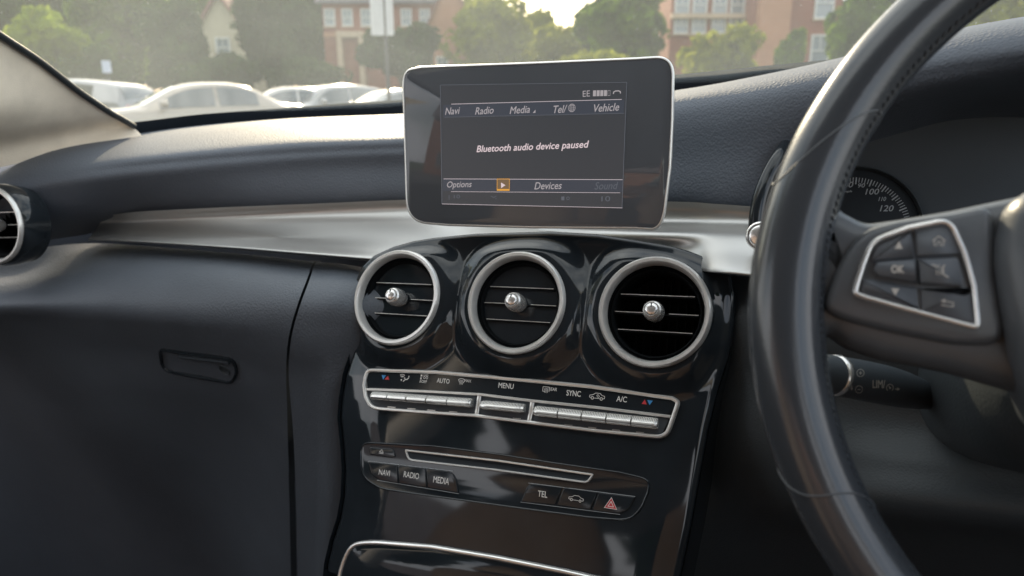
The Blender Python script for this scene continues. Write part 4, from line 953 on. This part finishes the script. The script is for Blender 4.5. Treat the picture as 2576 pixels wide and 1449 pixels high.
TR = [
 (135, 18, 205, 105, 30, 'lime', 'bright yellow green bushy tree at the far left above the parked estate car', 2600, .26),
 (-30, -60, 230, 150, 42, 'dark', 'tall dark green tree behind the bright yellow green tree at far left', 3200, .34),
 (330, -80, 200, 125, 38, 'mid', 'large mid green tree left of the gabled house', 3600, .34),
 (450, -10, 215, 85, 36, 'dark', 'dark tree in front of the pale gable wall, left side', 2600, .30),
 (715, -50, 215, 100, 38, 'grey', 'broad grey green tree between the gabled house and the brick house', 3400, .34),
 (1015, 55, 215, 95, 40, 'dark', 'dark rounded tree behind the post with the sign board', 2600, .32),
 (1225, -30, 190, 115, 46, 'olive', 'sunlit yellow green tree rising behind the display screen', 3400, .36),
 (1385, 48, 190, 75, 52, 'olive', 'smaller hazy yellow green tree under the patch of bright sky', 2200, .36),
 (1565, -60, 190, 112, 38, 'mid', 'tall green tree between the bright sky and the brick building', 3600, .32),
 (2140, -60, 200, 78, 27, 'mid', 'light green tree beside the steering wheel rim', 2800, .24),
 (2540, -80, 160, 120, 30, 'olive', 'green tree seen past the right of the steering wheel', 2200, .26)]
TR += [
 (385, 60, 235, 80, 48, 'dark', 'dark dense tree in the gap left of the gabled house', 2400, .42),
 (215, 90, 240, 80, 50, 'grey', 'grey green tree in the gap above the silver estate car', 2400, .42),
 (640, 70, 240, 60, 55, 'dark', 'dark tree directly right of the gabled house', 2200, .42),
 (30, -150, 200, 190, 62, 'mid', 'tall hazy tree at the far left edge behind all the others', 3600, .55),
 (250, -140, 220, 150, 58, 'dark', 'tall dark tree between the far left tree and the large mid green tree', 3400, .5),
 (480, -150, 220, 140, 66, 'mid', 'tall hazy tree behind the gabled house', 3400, .55),
 (760, -160, 220, 130, 64, 'grey', 'tall grey green tree behind the brick house on its left', 3400, .55),
 (1180, -40, 220, 120, 75, 'olive', 'hazy olive tree behind the orange gable', 3200, .6),
 (1330, 20, 220, 90, 80, 'olive', 'hazy far tree left of the patch of sky', 2400, .6),
 (1430, 62, 220, 90, 78, 'grey', 'low hazy far tree right under the patch of sky', 2400, .6),
 (1600, -140, 220, 130, 60, 'dark', 'tall dark tree behind the green tree beside the brick building', 3400, .5),
 (2180, -160, 220, 120, 50, 'dark', 'tall dark tree at the right behind the steering wheel rim', 3200, .45),
 (2480, -160, 220, 160, 50, 'mid', 'tall tree at the right edge over the instrument hood', 3200, .45)]
for i, (u, a, b, hw, d, k, lb, n, lf) in enumerate(TR): make_tree(u, a, b, hw, d, k, lb, n=n, leaf=lf, seed=i)
for i, (u, a, b, hw, d, k, lb, n, lf) in enumerate([
 (1800, 58, 240, 105, 25, 'olive', 'big round shrub in front of the brick building', 2800, .17),
 (1975, 72, 200, 38, 22, 'mid', 'small dark green bush before the sunlit brick pier', 1200, .13),
 (250, 120, 260, 90, 27, 'dark', 'dark low bush behind the silver estate car', 1800, .18),
 (560, 130, 250, 110, 30, 'dark', 'dark low bush behind the cream saloon car', 2000, .20),
 (790, 150, 250, 105, 30, 'grey', 'grey green low bush behind the white people carrier', 2000, .20),
 (1500, 130, 230, 120, 30, 'olive', 'olive low bush behind the display screen', 1800, .20)]):
    make_tree(u, a, b, hw, d, k, lb, 'shrub', 'shrub', n=n, leaf=lf, group='shrubs along the car park edge', seed=40 + i)
# trees and houses beside and behind the car (they show in the glossy console)
for i, (x, y, h_, r_, k) in enumerate([(-13, 3, 9, 3.5, 'mid'), (-12, -6, 8, 3.2, 'dark'), (-16, 11, 8, 3.5, 'olive'), (14, -3, 9, 3.5, 'mid'), (-9, -19, 9, 4, 'dark')]):
    t_ = make_tree(CXP, 100, 200, 60, 30, k, ['green tree standing off the passenger side of the car', 'dark tree off the passenger side behind the car', 'olive tree ahead of the passenger side', 'green tree off the driver side of the car', 'dark tree well behind the car'][i], n=2200, seed=80 + i, leaf=.25)
    t_.matrix_world = T(x, y) @ Matrix.Diagonal((r_ / (60 / FOC * 30), r_ / (60 / FOC * 30), h_ / ZG(100, 30), 1))

# buildings -----------------------------------------------------------
def brickmat(name, c1, c2, mort, sc=1.0):
    m = bpy.data.materials.new(name); m.use_nodes = True; t = m.node_tree; b = t.nodes['Principled BSDF']; L = t.links.new
    tc = t.nodes.new('ShaderNodeTexCoord'); mp = t.nodes.new('ShaderNodeMapping'); mp.inputs['Rotation'].default_value = (R(90), 0, 0); L(tc.outputs['Object'], mp.inputs[0])
    br = t.nodes.new('ShaderNodeTexBrick'); br.inputs['Color1'].default_value = (*c1, 1); br.inputs['Color2'].default_value = (*c2, 1); br.inputs['Mortar'].default_value = (*mort, 1)
    br.inputs['Scale'].default_value = 4 * sc; br.inputs['Mortar Size'].default_value = .012; L(mp.outputs[0], br.inputs['Vector'])
    n = t.nodes.new('ShaderNodeTexNoise'); n.inputs['Scale'].default_value = .7; n.inputs['Detail'].default_value = 6; L(tc.outputs['Object'], n.inputs['Vector'])
    mr = t.nodes.new('ShaderNodeMapRange'); mr.inputs[3].default_value = .75; mr.inputs[4].default_value = 1.25; L(n.outputs[0], mr.inputs[0])
    mx = t.nodes.new('ShaderNodeMix'); mx.data_type = 'RGBA'; mx.blend_type = 'MULTIPLY'; mx.inputs['Factor'].default_value = 1; L(br.outputs[0], mx.inputs['A']); L(mr.outputs[0], mx.inputs['B'])
    L(mx.outputs['Result'], b.inputs['Base Color']); b.inputs['Roughness'].default_value = .9; return m
M['brick'] = brickmat('red_brick', (.23, .065, .04), (.28, .095, .055), (.26, .20, .17))
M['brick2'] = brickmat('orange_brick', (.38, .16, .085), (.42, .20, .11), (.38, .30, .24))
M['render'] = pm('cream_render', (.46, .40, .29), .9, var=.1, vscale=1)
M['tile'] = pm('roof_tile', (.20, .09, .07), .85, var=.3, vscale=3, bump=.6, bscale=5, btype='noise')
M['slate'] = pm('slate', (.16, .14, .15), .7, var=.25, vscale=3)
M['wframe'] = pm('window_white', (.60, .60, .58), .5, var=.03)
M['pane'] = pm('window_pane', (.20, .23, .26), .06, spec=.8, var=.1)
M['stone'] = pm('sandstone', (.50, .38, .27), .85, var=.15, vscale=2)
def window(parent, x, y, z, ww, hh):
    """sash window on a wall face looking towards -y"""
    f = MB(); t_ = .09
    f.box((x - ww / 2 + t_ / 2, y - .04, z), (t_, .10, hh)); f.box((x + ww / 2 - t_ / 2, y - .04, z), (t_, .10, hh))
    f.box((x, y - .04, z + hh / 2 - t_ / 2), (ww - 2 * t_, .10, t_)); f.box((x, y - .04, z - hh / 2 + t_ / 2), (ww - 2 * t_, .10, t_)); f.box((x, y - .03, z), (ww - 2 * t_, .07, .06)); f.box((x, y - .03, z + hh / 4), (.04, .05, hh / 2 - t_ - .04))
    fo = f.build('window', M['wframe'], parent, smooth=0)
    p = MB(); p.box((x, y - .008, z), (ww - .1, .012, hh - .1)); p.build('pane', M['pane'], fo, smooth=0)
    s = MB(); s.box((x, y - .07, z - hh / 2 - .04), (ww + .16, .16, .075)); s.build('sill', M['stone'], fo, smooth=0)
def gable_roof(mb, x0, x1, y0, y1, ze, zr, axis='y', ov=.3, th=.15):
    if axis == 'y':
        xm = (x0 + x1) / 2; s = (zr - ze) / (xm - x0)
        for sg, xe in ((-1, x0), (1, x1)):
            e = (xe + sg * ov, ze - s * ov)
            mb.add([(e[0], y0 - ov, e[1]), (xm, y0 - ov, zr), (xm, y1 + ov, zr), (e[0], y1 + ov, e[1]), (e[0], y0 - ov, e[1] + th), (xm, y0 - ov, zr + th), (xm, y1 + ov, zr + th), (e[0], y1 + ov, e[1] + th)],
                   [(0, 1, 2, 3), (4, 7, 6, 5), (0, 4, 5, 1), (3, 2, 6, 7), (0, 3, 7, 4), (1, 5, 6, 2)])
    else:
        ym = (y0 + y1) / 2; s = (zr - ze) / (ym - y0)
        for sg, ye in ((-1, y0), (1, y1)):
            e = (ye + sg * ov, ze - s * ov)
            mb.add([(x0 - ov, e[0], e[1]), (x0 - ov, ym, zr), (x1 + ov, ym, zr), (x1 + ov, e[0], e[1]), (x0 - ov, e[0], e[1] + th), (x0 - ov, ym, zr + th), (x1 + ov, ym, zr + th), (x1 + ov, e[0], e[1] + th)],
                   [(0, 1, 2, 3), (4, 7, 6, 5), (0, 4, 5, 1), (3, 2, 6, 7), (0, 3, 7, 4), (1, 5, 6, 2)])
def gable_wall(x0, x1, y0, y1, zt, zr):
    mb = MB(); xm = (x0 + x1) / 2
    mb.loops([[(x0, y, -.1), (x1, y, -.1), (x1, y, zt), (xm, y, zr), (x0, y, zt)] for y in (y0, y1)], True, True); return mb
# gabled house, left
d = 46; x0, x1 = XG(512, d), XG(640, d); xm = (x0 + x1) / 2
h1 = empty('gabled_house', T(xm, d), 'cream rendered house with a steep red tiled gable among the trees', 'house')
hw_ = (x1 - x0) / 2; zr = ZG(-12, d); ze = ZG(88, d)
gable_wall(-hw_, hw_, 0, 9, ze, zr).build('wall', M['render'], h1, smooth=0)
mb = MB(); gable_roof(mb, -hw_, hw_, 0, 9, ze + .02, zr + .03, ov=.35, th=.28); rfo = mb.build('roof', M['tile'], h1, smooth=0)
mb = MB(); mb.box((hw_ * .8, 3.2, zr - .6), (.7, .7, 2.6)); mb.build('chimney', M['brick'], rfo, smooth=0)
window(h1, 0, 0, ZG(120, d), .9, 1.2); window(h1, 0, 0, 2.0, 1.4, 1.4)
# brick house, middle
d = 52; x0, x1 = XG(826, d), XG(1105, d)
h2 = empty('brick_house', T((x0 + x1) / 2, d), 'brown brick house with white sash windows behind the sign post', 'house')
wd_ = (x1 - x0) / 2; ze = ZG(-2, d)
mb = MB(); mb.box((0, 4, ze / 2), (2 * wd_, 8, ze)); mb.build('wall', M['brick'], h2, smooth=0)
mb = MB(); gable_roof(mb, -wd_, wd_, 0, 8, ze + .01, ze + 3.2, 'x', ov=.4, th=.2); rfo = mb.build('roof', M['slate'], h2, smooth=0)
mb = MB(); mb.box((wd_ * .5, 4, ze + 3.3), (1.0, .8, 2.2)); mb.build('chimney', M['brick2'], rfo, smooth=0)
for u in (843, 886, 932, 1030, 1075): window(h2, XG(u, d) - (x0 + x1) / 2, 0, (ZG(22, d) + ZG(66, d)) / 2, .75, ZG(22, d) - ZG(66, d))
pz = ZG(95, d); px_ = XG(893, d) - (x0 + x1) / 2
mb = MB(); mb.box((px_ - .75, -.25, pz / 2), (.35, .5, pz)); mb.box((px_ + .75, -.25, pz / 2), (.35, .5, pz)); mb.box((px_, -.25, pz + .2), (1.9, .56, .4)); mb.build('porch', M['stone'], h2, smooth=0)
mb = MB(); mb.box((px_, -.03, 1.15), (1.1, .06, 2.3)); mb.build('door', M['slate'], h2, smooth=0)
mb = MB(); mb.box((-.2, -.06, ZG(88, d)), (2 * wd_ - .4, .12, .3)); mb.build('string_course', M['brick2'], h2, smooth=0)
# pointed brick gable just right of it
d = 49; x0, x1 = XG(1085, d), XG(1190, d); wd_ = (x1 - x0) / 2
h4 = empty('tall_gabled_house', T((x0 + x1) / 2, d), 'orange brick gable end partly hidden by the sunlit yellow green tree', 'house')
gable_wall(-wd_, wd_, 0, 8, ZG(60, d), ZG(-60, d)).build('wall', M['brick2'], h4, smooth=0)
mb = MB(); gable_roof(mb, -wd_, wd_, 0, 8, ZG(60, d) + .02, ZG(-60, d) + .03, ov=.3, th=.2); mb.build('roof', M['tile'], h4, smooth=0)
window(h4, -.6, 0, 3.4, .8, 1.4)
# big red brick building, right
d = 40; x0, x1 = XG(1685, d), XG(2075, d); cx = (x0 + x1) / 2
h3 = empty('red_brick_building', T(cx, d), 'large red brick building with white windows and an orange sunlit pier', 'building')
xs = XG(1868, d) - cx; ztop = ZG(-80, d)
mb = MB(); mb.box(((x0 - cx + xs) / 2, 6, ztop / 2), (xs - (x0 - cx), 10, ztop)); mb.build('wall', M['brick'], h3, smooth=0)
xe = x1 - cx
mb = MB(); mb.box(((xs + xe) / 2, 4.2, (ztop + 1) / 2), (xe - xs, 10, ztop + 1)); mb.build('wing_wall', M['brick'], h3, smooth=0)
p0, p1 = XG(1872, d) - cx, XG(1945, d) - cx
mb = MB(); mb.box(((p0 + p1) / 2, -1.1, ztop / 2 - .3), (p1 - p0, .6, ztop - .6)); mb.build('pier', M['brick2'], h3, smooth=0)  # sunlight on the pier is put into its orange brick colour
mb = MB(); gable_roof(mb, xs, xe, -.8, 9.2, ztop + 1.01, ztop + 4, 'y', ov=.4); mb.build('roof', M['slate'], h3, smooth=0)
mb = MB(); mb.box(((x0 - cx + xs) / 2, .8, ZG(36, d)), (xs - (x0 - cx) - .02, .4, .25)); mb.build('string_course', M['stone'], h3, smooth=0)
for u in (1712, 1756, 1806, 1850): window(h3, XG(u, d) - cx, 1, (ZG(-12, d) + ZG(24, d)) / 2, .8, 1.15); window(h3, XG(u, d) - cx, 1, (ZG(44, d) + ZG(72, d)) / 2, .8, .9); window(h3, XG(u, d) - cx, 1, 2.0, .8, 1.2)
for v in (12, 130): window(h3, XG(2032, d) - cx, -.8, ZG(v, d), 1.0, 1.6)
# houses behind the car, seen only as reflections
for i, (x, y, rz, lb) in enumerate([(-24, -17, R(125), 'red brick terrace behind the car on the passenger side'), (-15, -27, R(151), 'red brick terrace straight behind the car')]):
    hb = empty('terrace_house', T(x, y, 0, rz), lb, 'house', 'houses behind the car')
    mb = MB(); mb.box((0, 4, 3), (16, 8, 6)); mb.build('wall', M['brick2'], hb, smooth=0)
    mb = MB(); gable_roof(mb, -8, 8, 0, 8, 6.01, 9, 'x'); mb.build('roof', M['slate'], hb, smooth=0)
    for xx in (-6, -3, 0, 3, 6):
        for zz in (1.6, 4.4): window(hb, xx, 0, zz, 1.1, 1.5)
# low wall along the far edge
d = 33; mb = MB(); mb.box((0, 0, .65), (40, .25, 1.3)); mb.box((0, 0, 1.36), (40, .34, .1))
wl = mb.build('garden_wall', M['brick2'], None, smooth=0, m=T(2, d)); tag(wl, 'low orange brick wall running behind the parked cars', 'wall')
# sign board on its post
d = 17; px0 = XG(978, d)
sg = empty('sign_post', T(px0, d), 'dark slim post carrying two pale grey boards, in the middle distance', 'sign')
mb = MB(); mb.tube([(.03, 0, 0), (.0, 0, 2.0), (-.02, 0, 4.2)], .045, 12); M['post'] = pm('post_paint', (.06, .06, .065), .5, .3, var=.1); mb.build('post', M['post'], sg, smooth=60)
M['board'] = pm('sign_board', (.72, .71, .69), .6, var=.05)
for ua, ub in ((944, 976), (981, 999)):
    a, b = XG(ua, d) - px0, XG(ub, d) - px0; zt, zb = ZG(-40, d), ZG(90, d)
    mb = MB(); mb.box(((a + b) / 2, -.06 - (.02 if ua < 950 else 0), (zt + zb) / 2), (b - a, .03, zt - zb)); mb.build('board', M['board'], sg, smooth=0)
d = 24; px0 = XG(283, d)
s2 = empty('small_sign', T(px0, d), 'small pale blue notice on a post above the silver estate car', 'sign')
MB().tube([(0, 0, 0), (0, 0, ZG(160, d))], .03, 8).build('post', M['post'], s2, smooth=60)
M['notice'] = pm('notice_board', (.60, .66, .80), .6, var=.05)
mb = MB(); mb.box((0, -.05, ZG(168, d)), (.28, .02, .38)); mb.build('board', M['notice'], s2, smooth=0)

# parked cars ---------------------------------------------------------
def paint(name, c, rough=.22, metal=.35): return pm(name, c, rough, metal, coat=1.0, var=.03)
M['tyre'] = pm('tyre_rubber', (.02, .02, .02), .8, var=.1); M['alloy'] = pm('alloy', (.55, .55, .55), .3, .9, var=.05)
M['cwin'] = pm('car_glass', (.05, .065, .075), .04, spec=.9, coat=1.0, var=.1); M['lamp'] = pm('lamp_glass', (.75, .75, .75), .1, coat=1.0, var=.05); M['tail'] = pm('tail_lamp_red', (.5, .03, .03), .15, coat=1.0, var=.05)
def make_car(u, d, rz, label, pcol, kind='saloon', metal=.35):
    t = empty('parked_car', T(XG(u, d), d, 0, rz), label, 'car', 'cars parked across the car park')
    if kind == 'saloon': S = [(-2.32, .38, .60, .66, .62, .55), (-2.2, .24, .70, .82, .74, .62), (-1.6, .20, .84, .89, .92, .70), (-.98, .20, .93, .90, 1.00, .72), (-.22, .20, .96, .90, 1.37, .60), (.45, .20, .98, .90, 1.45, .62), (1.05, .20, 1.00, .90, 1.39, .60), (1.72, .20, 1.01, .88, 1.08, .66), (2.2, .26, .98, .82, 1.02, .62), (2.33, .42, .88, .70, .90, .55)]
    elif kind == 'estate': S = [(-2.3, .40, .66, .68, .70, .55), (-2.18, .26, .78, .84, .84, .62), (-1.6, .22, .92, .91, 1.00, .70), (-1.02, .22, 1.0, .92, 1.08, .72), (-.30, .22, 1.04, .92, 1.52, .64), (.5, .22, 1.06, .92, 1.62, .66), (1.3, .22, 1.08, .92, 1.58, .64), (1.95, .24, 1.10, .90, 1.46, .60), (2.2, .28, 1.06, .86, 1.12, .64), (2.3, .42, .90, .74, .94, .58)]
    else: S = [(-1.95, .38, .66, .64, .70, .52), (-1.85, .24, .78, .78, .84, .60), (-1.4, .20, .90, .84, .98, .66), (-.95, .20, .96, .85, 1.05, .68), (-.25, .20, .99, .85, 1.46, .58), (.4, .20, 1.01, .85, 1.53, .60), (1.0, .20, 1.03, .85, 1.49, .58), (1.6, .22, 1.04, .83, 1.36, .54), (1.82, .28, 1.0, .79, 1.05, .60), (1.92, .42, .86, .68, .90, .54)]
    def ring(s):
        x, zl, zb, ww, zt, rw = s
        half = [(0, zl), (ww * .86, zl), (ww * .97, zl + .12), (ww, zl + (zb - zl) * .5), (ww * .985, zb - .05), (ww * .95, zb), (rw + .06, zt - .07), (rw, zt - .02), (rw * .6, zt + .015), (0, zt + .02)]
        return [(x, y, z) for y, z in half] + [(x, -y, z) for y, z in half[-2:0:-1]]
    Sd = np.array(S); xs = np.linspace(0, len(S) - 1, 46); Sx = [catmull(Sd, 46)[i] for i in range(46)]
    pt_ = paint('car_paint_' + label.split()[0], pcol, metal=metal)
    MB().loops([ring(s) for s in Sx], True, True).build('body', pt_, t, smooth=50)
    def at(k):  # interpolated station at fractional index
        return catmull(Sd, 451)[int(round(k / (len(S) - 1) * 450))]
    def side(k0, k1, f0=.06, f1=.94, sg=1, n=10):
        up_, lo = [], []
        for k in np.linspace(k0, k1, n):
            s = at(k); r = ring(s); a = np.array(r[5]); b = np.array(r[6])
            o = np.array([0, .012, .006]); p = a + (b - a) * f0 + o; q = a + (b - a) * f1 + o
            lo.append((p[0], p[1] * sg, p[2])); up_.append((q[0], q[1] * sg, q[2]))
        return [lo, up_]
    def glass(k0, k1, n=9):
        rows = []
        for k in np.linspace(k0, k1, n):
            s = at(k); x, zl, zb, ww, zt, rw = s
            rows.append([(x + (-.012 if k < 5 else .012), y * .96, z + .012) for y, z in ((-rw, zt - .02), (-rw * .6, zt + .015), (0, zt + .02), (rw * .6, zt + .015), (rw, zt - .02))])
        return rows
    MB().grid(glass(3.12, 3.92)).build('front_window', M['cwin'], t, smooth=60)
    MB().grid(glass(6.1, 6.9) if kind == 'saloon' else glass(7.08, 7.85)).build('rear_window', M['cwin'], t, smooth=60)
    for sg in (1, -1):
        MB().grid(side(3.45, 4.85, sg=sg)).build('side_window', M['cwin'], t, smooth=60)
        MB().grid(side(4.95, 6.2, sg=sg)).build('side_window', M['cwin'], t, smooth=60)
        mr_ = MB(); s = at(3.5); mr_.loops([[(s[0] + xx, sg * (.93 + .10 + r_ * math.cos(a) * 1.3), s[2] + .10 + r_ * math.sin(a)) for a in np.linspace(0, 2 * math.pi, 14, endpoint=False)] for xx, r_ in ((-.07, .03), (-.04, .065), (.02, .075), (.05, .07))], True, True)
        mr_.build('wing_mirror', pt_, t, smooth=60)
        hl = MB(); s = S[1]; hl.loops([[(s[0] + xx, sg * (.62 + .15 * math.cos(a) * q_), s[2] - .07 + .06 * math.sin(a) * q_) for a in np.linspace(0, 2 * math.pi, 14, endpoint=False)] for xx, q_ in ((.08, 1), (-.06, 1), (-.10, .7))], True, True); hl.build('headlight', M['lamp'], t, smooth=60)
        s = S[-2]; hl = MB(); hl.loops([[(s[0] + xx, sg * (.60 + .14 * math.cos(a) * q_), s[2] - .10 + .07 * math.sin(a) * q_) for a in np.linspace(0, 2 * math.pi, 14, endpoint=False)] for xx, q_ in ((-.08, 1), (.05, 1), (.08, .7))], True, True); hl.build('tail_light', M['tail'], t, smooth=60)
        for x in (S[1][0] + .78, S[-2][0] - .72):
            wo_ = MB(); yw = sg * .76
            wo_.loops([[(x + r_ * math.cos(a), yw + sg * o_, .32 + r_ * math.sin(a)) for a in np.linspace(0, 2 * math.pi, 28, endpoint=False)] for r_, o_ in ((.2, -.1), (.31, -.1), (.32, -.05), (.32, .10), (.30, .13), (.22, .13))])
            wo_ = wo_.build('wheel', M['tyre'], t, smooth=50)
            rm = MB(); rm.loops([[(x + r_ * math.cos(a), yw + sg * o_, .32 + r_ * math.sin(a)) for a in np.linspace(0, 2 * math.pi, 28, endpoint=False)] for r_, o_ in ((.225, .12), (.20, .125), (.17, .10), (.06, .125), (.01, .128))], False, True); rm.build('rim', M['alloy'], wo_, smooth=40)
    return t
make_car(165, 18.2, R(-10), 'silver estate car at the far left, half hidden by the pillar', (.28, .28, .28), 'estate', .5)
make_car(470, 14.6, R(36), 'cream saloon car parked nose left, largest of the row', (.42, .36, .29), 'saloon', .35)
make_car(708, 22, R(30), 'small white hatchback, partly hidden behind the cream saloon', (.50, .49, .46), 'hatch', .1)
make_car(815, 22.5, R(48), 'pale silver people carrier between the white hatchback and the post', (.34, .34, .33), 'estate', .4)
make_car(975, 20.5, R(40), 'white car behind the sign post at the screen edge', (.50, .49, .46), 'saloon', .1)
